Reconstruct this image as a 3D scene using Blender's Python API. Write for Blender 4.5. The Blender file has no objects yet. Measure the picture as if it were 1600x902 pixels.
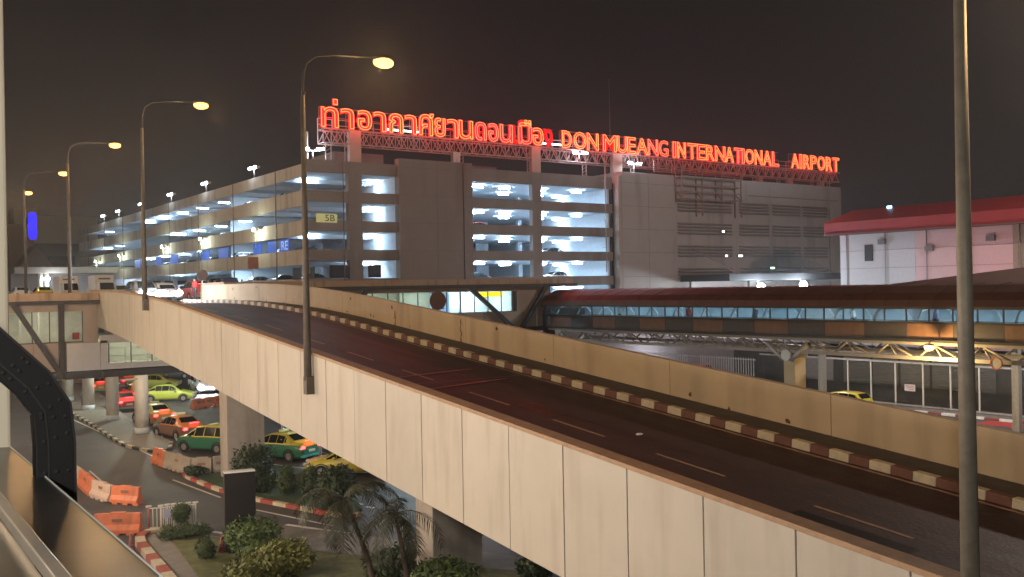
import bpy, bmesh, math, random
from mathutils import Vector, Matrix
R_ = math.radians
random.seed(7)
S = bpy.context.scene
C = S.collection
# ------------------------------------------------------------------ camera
H = 9.2
F = 1500.0
YAW, ROLL = R_(35), R_(1.05)
cam_d = bpy.data.cameras.new('camera')
cam = bpy.data.objects.new('camera', cam_d)
C.objects.link(cam)
cam.matrix_world = Matrix.Translation((0, 0, H)) @ Matrix.Rotation(-YAW, 4, 'Z') @ Matrix.Rotation(R_(90), 4, 'X') @ Matrix.Rotation(-ROLL, 4, 'Z')
cam_d.sensor_width = 36
cam_d.lens = F / 1600 * 36
cam_d.clip_start = 0.1
cam_d.clip_end = 2000
S.camera = cam
# ------------------------------------------------------------------ night sky
w = bpy.data.worlds.new('World')
S.world = w
w.use_nodes = True
nt = w.node_tree
bg = nt.nodes['Background']
bg.inputs['Strength'].default_value = 1.0
tc = nt.nodes.new('ShaderNodeTexCoord')
sep = nt.nodes.new('ShaderNodeSeparateXYZ')
cr = nt.nodes.new('ShaderNodeValToRGB')
nt.links.new(tc.outputs['Generated'], sep.inputs[0])
nt.links.new(sep.outputs['Z'], cr.inputs[0])
nt.links.new(cr.outputs[0], bg.inputs['Color'])
cr.color_ramp.elements[0].position = 0.0
cr.color_ramp.elements[0].color = (0.0195, 0.016, 0.0155, 1)
cr.color_ramp.elements[1].position = 0.35
cr.color_ramp.elements[1].color = (0.0095, 0.0085, 0.0088, 1)
S.view_settings.view_transform = 'Standard'
S.view_settings.look = 'None'
S.view_settings.exposure = 0.0
S.view_settings.gamma = 1.0
S.render.engine = 'CYCLES'
S.cycles.use_denoising = True
S.cycles.use_light_tree = True
S.cycles.max_bounces = 5
S.cycles.diffuse_bounces = 2
S.cycles.glossy_bounces = 2
S.cycles.transparent_max_bounces = 10
S.cycles.sample_clamp_indirect = 4.0
S.cycles.caustics_reflective = False
S.cycles.caustics_refractive = False

# ------------------------------------------------------------------ survey helpers (pixel of the photograph -> place in the world)
_fw = Vector((math.sin(YAW), math.cos(YAW), 0))
_r0 = Vector((math.cos(YAW), -math.sin(YAW), 0))
_u0 = Vector((0, 0, 1))
_R = _r0 * math.cos(ROLL) - _u0 * math.sin(ROLL)
_U = _R.cross(_fw)
def ray(px, py): return _fw + _R * ((px - 800) / F) - _U * ((py - 451) / F)
def gz(px, py, z=0.0):
    d = ray(px, py); k = (z - H) / d.z
    return (d.x * k, d.y * k)
def onX(px, py, a):
    d = ray(px, py); k = a / d.x
    return (d.y * k, H + d.z * k)
def onY(px, py, t):
    d = ray(px, py); k = t / d.y
    return (d.x * k, H + d.z * k)
def deck(t):
    if t <= 42: return 6.33 + 0.100 * (t - 29.1)
    if t <= 60:
        s = t - 42
        return 7.62 + 0.100 * s - 0.0025 * s * s
    return 8.61 + 0.0035 * min(t - 60, 60)

# ------------------------------------------------------------------ materials
MATS = {}
def mat(name, col, rough=0.6, metal=0.0, var=0.12, scale=3.0, bump=0.0, stain=None, spec=0.5, coat=0.0):
    if name in MATS: return MATS[name]
    m = bpy.data.materials.new(name); m.use_nodes = True
    t = m.node_tree; b = t.nodes['Principled BSDF']
    b.inputs['Roughness'].default_value = rough
    b.inputs['Metallic'].default_value = metal
    b.inputs['Specular IOR Level'].default_value = spec
    b.inputs['Coat Weight'].default_value = coat
    co = t.nodes.new('ShaderNodeTexCoord')
    n = t.nodes.new('ShaderNodeTexNoise'); n.inputs['Scale'].default_value = scale
    n.inputs['Detail'].default_value = 6
    n.inputs['Roughness'].default_value = 0.65
    t.links.new(co.outputs['Object'], n.inputs['Vector'])
    r = t.nodes.new('ShaderNodeValToRGB')
    r.color_ramp.elements[0].position = 0.3; r.color_ramp.elements[1].position = 0.7
    r.color_ramp.elements[0].color = tuple(c * (1 - var) for c in col) + (1,)
    r.color_ramp.elements[1].color = tuple(min(1, c * (1 + var)) for c in col) + (1,)
    t.links.new(n.outputs['Fac'], r.inputs[0])
    out = r.outputs[0]
    if stain:
        # vertical drip stains and grime: noise stretched along z
        mp = t.nodes.new('ShaderNodeMapping'); mp.inputs['Scale'].default_value = (stain[1], stain[1], stain[1] * 0.12)
        n2 = t.nodes.new('ShaderNodeTexNoise'); n2.inputs['Scale'].default_value = 1.0; n2.inputs['Detail'].default_value = 5
        t.links.new(co.outputs['Object'], mp.inputs[0]); t.links.new(mp.outputs[0], n2.inputs['Vector'])
        r2 = t.nodes.new('ShaderNodeValToRGB')
        r2.color_ramp.elements[0].position = 0.52; r2.color_ramp.elements[1].position = 0.72
        r2.color_ramp.elements[0].color = (0, 0, 0, 1); r2.color_ramp.elements[1].color = (stain[2],) * 3 + (1,)
        t.links.new(n2.outputs['Fac'], r2.inputs[0])
        mx = t.nodes.new('ShaderNodeMix'); mx.data_type = 'RGBA'
        t.links.new(r2.outputs[0], mx.inputs['Factor'])
        t.links.new(out, mx.inputs['A']); mx.inputs['B'].default_value = tuple(stain[0]) + (1,)
        out = mx.outputs['Result']
    t.links.new(out, b.inputs['Base Color'])
    if bump:
        n3 = t.nodes.new('ShaderNodeTexNoise'); n3.inputs['Scale'].default_value = scale * 8; n3.inputs['Detail'].default_value = 4
        t.links.new(co.outputs['Object'], n3.inputs['Vector'])
        bp = t.nodes.new('ShaderNodeBump'); bp.inputs['Strength'].default_value = bump; bp.inputs['Distance'].default_value = 0.02
        t.links.new(n3.outputs['Fac'], bp.inputs['Height']); t.links.new(bp.outputs[0], b.inputs['Normal'])
    MATS[name] = m
    return m
def emit(name, col, strength):
    if name in MATS: return MATS[name]
    m = bpy.data.materials.new(name); m.use_nodes = True
    t = m.node_tree; b = t.nodes['Principled BSDF']
    b.inputs['Base Color'].default_value = tuple(min(1, c * 0.6) for c in col) + (1,)
    b.inputs['Emission Color'].default_value = tuple(col) + (1,)
    b.inputs['Emission Strength'].default_value = strength
    MATS[name] = m
    return m
def glassm(name, tint=(0.8, 0.85, 0.85), gl=0.12, rough=0.05):
    if name in MATS: return MATS[name]
    m = bpy.data.materials.new(name); m.use_nodes = True
    t = m.node_tree
    for n in list(t.nodes): t.nodes.remove(n)
    o = t.nodes.new('ShaderNodeOutputMaterial'); mx = t.nodes.new('ShaderNodeMixShader')
    a = t.nodes.new('ShaderNodeBsdfTransparent'); g = t.nodes.new('ShaderNodeBsdfGlossy')
    a.inputs[0].default_value = tint + (1,); g.inputs['Roughness'].default_value = rough
    lw = t.nodes.new('ShaderNodeLayerWeight'); lw.inputs[0].default_value = 0.2
    ad = t.nodes.new('ShaderNodeMath'); ad.operation = 'MULTIPLY_ADD'; ad.inputs[1].default_value = 0.6; ad.inputs[2].default_value = gl
    t.links.new(lw.outputs['Fresnel'], ad.inputs[0]); t.links.new(ad.outputs[0], mx.inputs[0])
    t.links.new(a.outputs[0], mx.inputs[1]); t.links.new(g.outputs[0], mx.inputs[2]); t.links.new(mx.outputs[0], o.inputs[0])
    MATS[name] = m
    return m

# ------------------------------------------------------------------ object helpers
def root(name, label, cat, loc=(0, 0, 0), rz=0.0, group=None):
    o = bpy.data.objects.new(name, None); C.objects.link(o)
    o.empty_display_size = 0.2
    o.location = loc; o.rotation_euler = (0, 0, rz)
    o['label'] = label; o['category'] = cat
    if group: o['group'] = group
    return o
def tag(o, label=None, cat=None, group=None, kind=None):
    if label: o['label'] = label
    if cat: o['category'] = cat
    if group: o['group'] = group
    if kind: o['kind'] = kind
    return o
class MB:
    def __init__(s): s.v = []; s.f = []; s.m = []; s.sm = []
    def face(s, pts, m=0, sm=False):
        i = len(s.v); s.v += [tuple(p) for p in pts]; s.f.append(tuple(range(i, i + len(pts)))); s.m.append(m); s.sm.append(sm)
    def box(s, x0, x1, y0, y1, z0, z1, m=0):
        i = len(s.v)
        s.v += [(x0,y0,z0),(x1,y0,z0),(x1,y1,z0),(x0,y1,z0),(x0,y0,z1),(x1,y0,z1),(x1,y1,z1),(x0,y1,z1)]
        for f in ((0,3,2,1),(4,5,6,7),(0,1,5,4),(1,2,6,5),(2,3,7,6),(3,0,4,7)):
            s.f.append(tuple(i + k for k in f)); s.m.append(m); s.sm.append(False)
        return s
    def bar(s, p, q, w=0.1, h=None, m=0, up=(0, 0, 1)):
        h = h or w; p = Vector(p); q = Vector(q); d = (q - p).normalized(); up = Vector(up)
        if abs(d.dot(up)) > 0.98: up = Vector((1, 0, 0))
        a = d.cross(up).normalized() * w / 2; b = a.cross(d).normalized() * h / 2
        i = len(s.v)
        for c in (p, q): s.v += [tuple(c - a - b), tuple(c + a - b), tuple(c + a + b), tuple(c - a + b)]
        for f in ((0,1,2,3),(7,6,5,4),(0,4,5,1),(1,5,6,2),(2,6,7,3),(3,7,4,0)):
            s.f.append(tuple(i + k for k in f)); s.m.append(m); s.sm.append(False)
        return s
    def tube(s, pts, rs, n=10, m=0, caps=True):
        if not isinstance(rs, (list, tuple)): rs = [rs] * len(pts)
        pts = [Vector(p) for p in pts]; i0 = len(s.v); prev = None
        for k, p in enumerate(pts):
            d = (pts[min(k + 1, len(pts) - 1)] - pts[max(k - 1, 0)]).normalized()
            if prev is None:
                a = d.cross(Vector((0, 0, 1)))
                if a.length < 0.05: a = d.cross(Vector((1, 0, 0)))
            else: a = prev - d * prev.dot(d)
            a.normalize(); prev = a; b = d.cross(a)
            for j in range(n):
                an = 2 * math.pi * j / n
                s.v.append(tuple(p + (a * math.cos(an) + b * math.sin(an)) * rs[k]))
        for k in range(len(pts) - 1):
            for j in range(n):
                s.f.append((i0 + k*n + j, i0 + k*n + (j+1) % n, i0 + (k+1)*n + (j+1) % n, i0 + (k+1)*n + j)); s.m.append(m); s.sm.append(True)
        if caps:
            s.f.append(tuple(i0 + j for j in reversed(range(n)))); s.m.append(m); s.sm.append(False)
            k = len(pts) - 1
            s.f.append(tuple(i0 + k*n + j for j in range(n))); s.m.append(m); s.sm.append(False)
        return s
    def ball(s, c, r, rz=None, n=12, m=0):
        rz = rz or r; i0 = len(s.v); rr = n // 2
        if not isinstance(r, (tuple, list)): r = (r, r)
        for a in range(rr + 1):
            th = math.pi * a / rr
            for j in range(n):
                ph = 2 * math.pi * j / n
                s.v.append((c[0] + r[0]*math.sin(th)*math.cos(ph), c[1] + r[1]*math.sin(th)*math.sin(ph), c[2] + rz*math.cos(th)))
        for a in range(rr):
            for j in range(n):
                s.f.append((i0 + a*n + j, i0 + (a+1)*n + j, i0 + (a+1)*n + (j+1) % n, i0 + a*n + (j+1) % n)); s.m.append(m); s.sm.append(True)
        return s
    def prism(s, pts, z0, z1, m=0):
        n = len(pts); i = len(s.v)
        s.v += [(p[0], p[1], z0) for p in pts] + [(p[0], p[1], z1) for p in pts]
        ar = sum(pts[k][0]*pts[(k+1) % n][1] - pts[(k+1) % n][0]*pts[k][1] for k in range(n))
        top = tuple(i + n + k for k in range(n)); bot = tuple(i + k for k in range(n))
        if ar < 0: top = top[::-1]
        else: bot = bot[::-1]
        s.f += [top, bot]; s.m += [m, m]; s.sm += [False, False]
        for k in range(n):
            f = (i + k, i + (k+1) % n, i + n + (k+1) % n, i + n + k)
            if ar < 0: f = f[::-1]
            s.f.append(f); s.m.append(m); s.sm.append(False)
        return s
    def build(s, name, mats, parent=None, world=False, bevel=0.0):
        me = bpy.data.meshes.new(name)
        v = s.v
        if world and parent is not None:
            L = parent.location; v = [(p[0]-L.x, p[1]-L.y, p[2]-L.z) for p in v]
        me.from_pydata(v, [], s.f)
        if not isinstance(mats, (list, tuple)): mats = [mats]
        for m in mats: me.materials.append(m)
        me.polygons.foreach_set('material_index', s.m)
        me.polygons.foreach_set('use_smooth', s.sm)
        me.update()
        o = bpy.data.objects.new(name, me); C.objects.link(o)
        if parent is not None: o.parent = parent
        if bevel:
            b = o.modifiers.new('bevel', 'BEVEL'); b.width = bevel; b.segments = 2; b.limit_method = 'ANGLE'
        return o
def dup(o, parent=None):
    c = o.copy(); C.objects.link(c)
    if parent is not None: c.parent = parent
    for ch in list(o.children): dup(ch, c)
    return c
def place(src, loc, rz, label, first):
    o = src if first else dup(src)
    o.location = loc; o.rotation_euler = (0, 0, rz); o['label'] = label
    return o
def lamp(name, parent, loc, power, col, size=0.15, kind='POINT', rot=None, spot=None):
    d = bpy.data.lights.new(name, kind); d.energy = power; d.color = col
    if kind in ('POINT', 'SPOT'): d.shadow_soft_size = size
    if kind == 'SPOT': d.spot_size = spot or R_(140); d.spot_blend = 0.6
    o = bpy.data.objects.new(name, d); C.objects.link(o)
    if parent is not None: o.parent = parent
    o.location = loc
    if rot: o.rotation_euler = rot
    return o

# ------------------------------------------------------------------ palette
concrete = mat('painted concrete', (0.42, 0.36, 0.29), 0.75, var=0.08, scale=0.6, bump=0.15, stain=((0.20, 0.16, 0.12), 1.3, 0.7))
FM = [mat('fascia paint %d' % k, c, 0.55, var=0.06, scale=0.7, bump=0.12, stain=((0.27, 0.22, 0.17), 1.6 + k * .4, 0.45)) for k, c in enumerate(((.43,.395,.335), (.41,.375,.32), (.45,.41,.345)))]
coping_m = mat('coping', (0.31, 0.195, 0.115), 0.6, var=0.2, scale=4)
pierc = mat('pier concrete', (0.38, 0.34, 0.30), 0.8, var=0.12, scale=1.5, bump=0.2, stain=((0.16, 0.13, 0.10), 1.0, 0.6))
asph_hi = mat('red tinted ramp asphalt', (0.042, 0.017, 0.0135), 0.55, var=0.3, scale=1.2, bump=0.5)  # red light of the sign is put into the base colour
_t = asph_hi.node_tree; _b = _t.nodes['Principled BSDF']
_co = _t.nodes.new('ShaderNodeTexCoord'); _mp = _t.nodes.new('ShaderNodeMapping'); _mp.inputs['Scale'].default_value = (1.1, .035, 1)
_n = _t.nodes.new('ShaderNodeTexNoise'); _n.inputs['Scale'].default_value = 1.0; _n.inputs['Detail'].default_value = 7; _n.inputs['Roughness'].default_value = .6
_t.links.new(_co.outputs['Object'], _mp.inputs[0]); _t.links.new(_mp.outputs[0], _n.inputs['Vector'])
_mr = _t.nodes.new('ShaderNodeMapRange'); _mr.inputs['From Min'].default_value = .35; _mr.inputs['From Max'].default_value = .65; _mr.inputs['To Min'].default_value = .5; _mr.inputs['To Max'].default_value = .66
_t.links.new(_n.outputs['Fac'], _mr.inputs['Value']); _t.links.new(_mr.outputs[0], _b.inputs['Roughness'])
_mx = _t.nodes.new('ShaderNodeMix'); _mx.data_type = 'RGBA'; _mx.blend_type = 'MULTIPLY'; _mx.inputs['Factor'].default_value = 1
_mr2 = _t.nodes.new('ShaderNodeMapRange'); _mr2.inputs['From Min'].default_value = .3; _mr2.inputs['From Max'].default_value = .7; _mr2.inputs['To Min'].default_value = .7; _mr2.inputs['To Max'].default_value = 1.35
_t.links.new(_n.outputs['Fac'], _mr2.inputs['Value'])
_src = _b.inputs['Base Color'].links[0].from_socket
_t.links.new(_src, _mx.inputs['A']); _t.links.new(_mr2.outputs[0], _mx.inputs['B']); _t.links.new(_mx.outputs['Result'], _b.inputs['Base Color'])
asph = mat('street asphalt', (0.072, 0.065, 0.062), 0.7, var=0.25, scale=0.5, bump=0.5, stain=((0.03, 0.027, 0.025), 0.25, 0.8))
pave = mat('pavement', (0.19, 0.17, 0.15), 0.8, var=0.2, scale=2, bump=0.3)
paintw = mat('white road paint', (0.62, 0.58, 0.52), 0.6, var=0.25, scale=5)
paintold = mat('worn road paint', (0.17, 0.10, 0.08), 0.6, var=0.35, scale=6)
paintred = mat('faded red road paint', (0.42, 0.10, 0.08), 0.6, var=0.3, scale=6)
kerb_w = mat('kerb white', (0.50, 0.43, 0.30), 0.7, var=0.18, scale=5, bump=0.3)
kerb_r = mat('kerb red', (0.135, 0.058, 0.042), 0.7, var=0.25, scale=5, bump=0.3)
kerb_r2 = mat('kerb bright red', (0.32, 0.07, 0.05), 0.7, var=0.25, scale=5)
kerb_k = mat('kerb black', (0.03, 0.03, 0.03), 0.7, var=0.25, scale=5)
dsteel = mat('dark steel', (0.035, 0.034, 0.036), 0.45, 0.3, var=0.2)
galv = mat('galvanised steel', (0.42, 0.40, 0.37), 0.5, 0.4, var=0.12, scale=6, stain=((0.22, 0.15, 0.10), 3, 0.6))
polem = mat('weathered lamp pole', (0.17, 0.155, 0.125), 0.6, 0.2, var=0.22, scale=5, stain=((0.12, 0.09, 0.06), 3, 0.8))
gar_m = mat('garage render', (0.26, 0.215, 0.19), 0.85, var=0.06, scale=0.4, stain=((0.11, 0.085, 0.07), 0.35, 0.5))
gar_band = mat('garage parapet band', (0.48, 0.415, 0.35), 0.85, var=0.07, scale=0.5, stain=((0.2, 0.16, 0.12), 0.7, 0.6))
gar_in = mat('garage interior', (0.60, 0.66, 0.72), 0.9, var=0.08)
gar_wall = mat('cladding panel', (0.42, 0.375, 0.35), 0.6, var=0.05, scale=0.5, stain=((0.17, 0.14, 0.12), 0.5, 0.5))
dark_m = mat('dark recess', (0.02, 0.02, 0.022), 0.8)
black_m = mat('black paint', (0.006, 0.006, 0.007), 0.6, var=0.2, spec=.2)
steel_sill = mat('brushed steel', (0.085, 0.085, 0.083), 0.30, 0.9, var=0.45, scale=1.3)  # broad colour noise stands in for dark reflections in the steel
tube_w = emit('white tube', (0.58, 0.80, 1.0), 230)
flood_w = emit('white floodlight lens', (0.80, 0.92, 1.0), 60)
flood_g = emit('greenish floodlight lens', (0.86, 1.0, 0.80), 60)
sodium = emit('sodium lens', (1.0, 0.44, 0.10), 5)
SOD = (1.0, 0.58, 0.24)
WARM = (1.0, 0.74, 0.47)
COOL = (0.72, 0.86, 1.0)

# ================================================================== GROUND
m = MB(); m.face([(-600, -200, 0), (600, -200, 0), (600, 900, 0), (-600, 900, 0)])
tag(m.build('ground', asph), 'dark tarmac ground around the airport', kind='structure')
def flat(name, pix, z0, z1, material, label, zs=0.0, kind='structure', cat=None):
    pts = [gz(x, y, zs) for x, y in pix]
    mb = MB(); mb.prism(pts, z0, z1)
    return tag(mb.build(name, material), label, cat, kind=kind)
def kerb_line(name, pix, label, w=0.22, h=0.16, seg=0.9, mats=None, zs=0.0, smooth=True, group=None):
    pts = [Vector(gz(x, y, zs)).to_3d() if False else Vector((*gz(x, y, zs), 0)) for x, y in pix]
    # resample
    out = [pts[0]]; 
    for p, q in zip(pts, pts[1:]):
        n = max(1, round((q - p).length / (seg / 2)))
        for k in range(1, n + 1): out.append(p.lerp(q, k / n))
    if smooth:
        for _ in range(3):
            out = [out[0]] + [(out[i-1] + out[i] * 2 + out[i+1]) / 4 for i in range(1, len(out) - 1)] + [out[-1]]
    mb = MB(); acc = 0
    for i in range(0, len(out) - 1):
        k = (i // 2) % 2
        mb.bar(out[i] + Vector((0, 0, h/2)), out[i+1] + Vector((0, 0, h/2)), w, h, m=k)
    return tag(mb.build(name, mats or [kerb_w, kerb_r2]), label, 'kerb', group)
K = 'striped kerbs round the street islands'
# median island under the columns
flat('pavement_island', [(60,585),(118,652),(160,676),(197,699),(245,709),(268,704),(266,692),(222,672),(180,640),(140,600),(110,580)], 0.0, 0.14, pave, 'grey paved island under the round columns')
kerb_line('striped_kerb', [(112,648),(135,660),(160,676),(197,699),(245,709),(266,704),(267,694)], 'red and white striped kerb of the paved island below the round columns', mats=[kerb_w, kerb_k], group=K)
# green island behind the signboard
flat('grass_island', [(283,742),(345,770),(400,783),(470,797),(548,812),(566,797),(545,765),(510,745),(420,728),(330,722)], 0.0, 0.10, mat('island grass', (0.035, 0.06, 0.02), 0.95, var=0.4, scale=3, bump=1.0), 'dark grass island behind the black signboard')
kerb_line('striped_kerb', [(330,727),(292,737),(285,743),(300,751),(345,769),(400,783),(470,797),(548,812),(562,806)], 'red and white striped kerb round the dark grass island with the shrubs', mats=[kerb_w, kerb_r2], group=K)
# near garden at the bottom
flat('garden_pavement', [(212,842),(232,830),(262,833),(300,838),(360,846),(345,902),(400,980),(300,980),(268,915),(235,875)], 0.0, 0.12, pave, 'paved strip inside the curved striped kerb')
flat('lawn', [(268,850),(300,842),(362,850),(470,868),(700,890),(860,905),(860,1020),(360,1020),(320,920)], 0.0, 0.17, mat('lawn grass', (0.10, 0.105, 0.035), 0.95, var=0.45, scale=2.5, bump=1.0), 'dry lawn under the palms at the bottom of the view')
kerb_line('striped_kerb', [(262,832),(236,832),(216,843),(220,856),(236,875),(256,898),(285,935)], 'chunky red and white kerb curving round the corner of the garden', w=0.34, h=0.22, seg=0.9, group=K)
# white markings in the street
mk = MB()
def dash(p, q, wd=0.16, z=0.006, mb=None):
    a = Vector((*gz(*p), z)); b = Vector((*gz(*q), z)); d = (b - a).normalized(); n = Vector((-d.y, d.x, 0)) * wd / 2
    (mb or mk).face([a - n, b - n, b + n, a + n])
for p, q in [((296,827),(318,829)),((333,831),(352,834)),((398,833),(430,836)),((447,820),(545,834)),((456,842),(472,844)),((494,848),(509,850)),((528,853),(545,855)),((560,858),(800,888)),((575,840),(700,858)),((556,786),(566,789)),((572,792),(584,794)),((770,886),(800,889))]:
    dash(p, q, 0.22)
dash((112,655),(245,716), 0.12); dash((270,750),(345,778), 0.12); dash((400,797),(520,822), 0.12)
dash((140,736),(163,756), 0.10); dash((180,848),(240,910), 0.16)
dash((480,700),(520,712), 0.14); dash((380,720),(500,735), 0.12)
tag(mk.build('road_markings', paintw), 'white dashes and edge lines painted on the lower street', kind='structure')
# lane between island and the ramp: slightly lighter slab
flat('side_pavement', [(400,820),(520,832),(760,865),(860,880),(860,905),(700,885),(470,858),(400,846)], 0.0, 0.05, mat('worn concrete', (0.16, 0.15, 0.135), 0.8, var=0.2, scale=1.5), 'pale concrete strip along the street before the ramp pier')

# ================================================================== ELEVATED ROAD
T0, T1 = -26, 230
def stations(a, b, step):
    n = int(round((b - a) / step)); return [a + (b - a) * i / n for i in range(n + 1)]
def sweep(mb, ts, prof, m=0, closed=True):
    """prof: function t -> list of (x, z); closed ring swept along t"""
    i0 = len(mb.v); n = None
    for t in ts:
        ring = prof(t); n = len(ring)
        mb.v += [(x, t, z) for x, z in ring]
    for k in range(len(ts) - 1):
        for j in range(n if closed else n - 1):
            j2 = (j + 1) % n
            mb.f.append((i0 + k*n + j, i0 + k*n + j2, i0 + (k+1)*n + j2, i0 + (k+1)*n + j)); mb.m.append(m); mb.sm.append(False)
    if closed:
        mb.f.append(tuple(i0 + j for j in range(n))); mb.m.append(m); mb.sm.append(False)
        mb.f.append(tuple(i0 + (len(ts)-1)*n + j for j in reversed(range(n)))); mb.m.append(m); mb.sm.append(False)
ts = stations(T0, 72, 2)
m = MB(); sweep(m, ts, lambda t: [(12.72, deck(t)), (21.4, deck(t)), (21.4, deck(t) - 0.3), (12.72, deck(t) - 0.3)])
tag(m.build('ramp_road', asph_hi), 'dark asphalt of the elevated ramp, red sign light in its colour', kind='structure')
m = MB(); sweep(m, stations(72, T1, 4), lambda t: [(12.72, deck(t)), (36.5, deck(t)), (36.5, deck(t) - 0.9), (12.72, deck(t) - 0.9)])
tag(m.build('upper_road', mat('upper road asphalt', (0.075, 0.07, 0.066), 0.45, var=0.2, scale=0.8)), 'grey elevated forecourt road beside the car park', kind='structure')
# girder underneath
m = MB(); sweep(m, stations(T0, T1, 4), lambda t: [(13.0, deck(t) - 0.31), (21.0, deck(t) - 0.31), (19.6, deck(t) - 1.55), (14.0, deck(t) - 1.55)])
tag(m.build('girder', pierc), 'deep concrete girder carrying the elevated road', 'girder')
# markings on the deck
mk = MB()
def dpt(px, py, dz=0.0):
    # intersect with the deck by iteration
    t = 25
    for _ in range(25):
        d = ray(px, py); z = deck(t); k = (z - H) / d.z if abs(d.z) > 1e-6 else 50
        t = 0.5 * t + 0.5 * d.y * k
    return Vector((d.x * k, t, deck(t) + dz))
def lane(x, t0, t1, wd, mb, z=0.006):
    tt = stations(t0, t1, max(0.5, (t1 - t0) / max(1, int((t1 - t0) / 2))))
    for a, b in zip(tt, tt[1:]): mb.face([(x - wd/2, a, deck(a) + z), (x + wd/2, a, deck(a) + z), (x + wd/2, b, deck(b) + z), (x - wd/2, b, deck(b) + z)])
lane(19.62, T0, 70, 0.12, mk)
for c in (11.4, 16.0, 20.1, 24.4, 28.8, 33.2, 37.6, 42, 46.4, 51): lane(16.15, c - 1.1, c + 1.1, 0.10, mk)
for c in (7.0, 2.5): lane(16.15, c - 1.1, c + 1.1, 0.10, mk)
tag(mk.build('lane_lines', mat('grimy lane paint', (0.36, 0.22, 0.14), 0.7, var=0.3, scale=4)), 'thin worn lane dashes and edge line on the ramp', kind='structure')
mk = MB()
def dband(p, q, wd):
    a, b = dpt(*p), dpt(*q); a.z = deck(a.y) + .009; b.z = deck(b.y) + .009
    d = (b - a).normalized(); n = Vector((-d.y, d.x, 0)) * wd / 2
    mk.face([a - n, b - n, b + n, a + n])
dband((613,591),(735,577), 0.22); dband((666,609),(790,592), 0.22)
dband((400,494),(415,492), 0.3)
tag(mk.build('rumble_lines', paintred), 'faded red lines painted across the ramp', kind='structure')
mk = MB()
for t in (-12.5, 7.5, 27.3, 47.2):
    mk.face([(12.8, t, deck(t)+.004), (19.5, t, deck(t)+.004), (19.5, t+.14, deck(t+.14)+.004), (12.8, t+.14, deck(t+.14)+.004)])
rng = random.Random(8)
for k in range(7):
    x = rng.uniform(13.4, 18); t = rng.uniform(6, 40); w_ = rng.uniform(.4, 1.0); l_ = rng.uniform(.8, 2.6)
    mk.face([(x, t, deck(t)+.003), (x+w_, t+.05, deck(t+.05)+.003), (x+w_-.04, t+l_, deck(t+l_)+.003), (x+.03, t+l_, deck(t+l_)+.003)])
tag(mk.build('tar_patches', mat('tar patch', (.010,.007,.006), .42, var=.3, scale=3)), 'dark tar joints and patches across the ramp', kind='structure')
# walkway along the far wall
m = MB(); sweep(m, ts, lambda t: [(20.05, deck(t)+0.002), (20.05, deck(t) + 0.14), (21.38, deck(t) + 0.14), (21.38, deck(t)+0.002)])
tag(m.build('ramp_footway', mat('dirty footway', (0.06, 0.045, 0.035), 0.8, var=0.3, scale=3)), 'narrow dark footway behind the striped kerb', kind='structure')
m = MB(); t = T0; k = 0
while t < 69:
    m.bar((19.93, t, deck(t) + 0.11), (19.93, t + 0.56, deck(t + 0.56) + 0.11), 0.235, 0.22, m=k % 2)
    t += 0.56; k += 1
tag(m.build('striped_kerb', [kerb_w, kerb_r], bevel=0.02), 'long brown and cream striped kerb on the elevated ramp', 'kerb')

_p = dpt(999, 680)
rt = root('road_stud', 'small shining white stud lying on the ramp lane', 'road stud', (_p.x, _p.y, deck(_p.y) + .005))
m = MB(); m.ball((0, 0, .02), (.11, .07), .035, 10); m.build('casing', mat('stud white', (.85,.85,.82), .3), rt)
m = MB(); m.box(-.06, .06, -.075, -.06, .015, .04); m.build('reflector', mat('stud reflector', (.9,.9,.9), .1), rt)
# near side wall made of two metre fascia panels
def near_bottom(t):
    d = 2.82
    if t > 46: d -= 0.050 * min(t - 46, 15)
    return deck(t) + 0.86 - d
rt = root('ramp_parapet', 'cream panelled side wall of the ramp nearest the viewer', 'wall', (12.5, 29, 4))
off = 0.97
m = MB(); t = T0; npan = []
rng = random.Random(3)
while t < 62.2:
    t2 = t + 1.97
    dx = rng.uniform(-0.004, 0.004)
    npan.append((t, t2, dx)); t += 2.0
for (a, b, dx) in npan:
    zb0, zb1 = near_bottom(a), near_bottom(b); zt0, zt1 = deck(a) + .86, deck(b) + .86
    x0, x1 = 12.42 + dx, 12.52
    i = len(m.v)
    m.v += [(x0,a,zb0),(x1,a,zb0),(x1,b,zb1),(x0,b,zb1),(x0,a,zt0),(x1,a,zt0),(x1,b,zt1),(x0,b,zt1)]
    for f in ((0,3,2,1),(4,5,6,7),(0,1,5,4),(1,2,6,5),(2,3,7,6),(3,0,4,7)):
        m.f.append(tuple(i + q for q in f)); m.m.append(int(a * 7.3) % 3); m.sm.append(False)
m.build('fascia_panels', FM, rt, world=True, bevel=0.008)
m = MB(); sweep(m, stations(T0, 62, 2), lambda t: [(12.53, near_bottom(t) + .05), (12.74, near_bottom(t) + .05), (12.74, deck(t) + 0.85), (12.53, deck(t) + 0.85)])
m.build('inner_wall', concrete, rt, world=True)
m = MB(); sweep(m, stations(T0, 62, 2), lambda t: [(12.37, deck(t) + 0.865), (12.78, deck(t) + 0.865), (12.78, deck(t) + 0.96), (12.37, deck(t) + 0.96)])
m.build('coping', coping_m, rt, world=True, bevel=0.01)
m = MB(); sweep(m, stations(62.3, T1, 4), lambda t: [(12.4, deck(t) - .9), (12.7, deck(t) - .9), (12.7, deck(t) + 0.75), (12.4, deck(t) + 0.75)])
tag(m.build('road_parapet', gar_band), 'far stretch of plain parapet along the upper road', 'wall')
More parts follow.
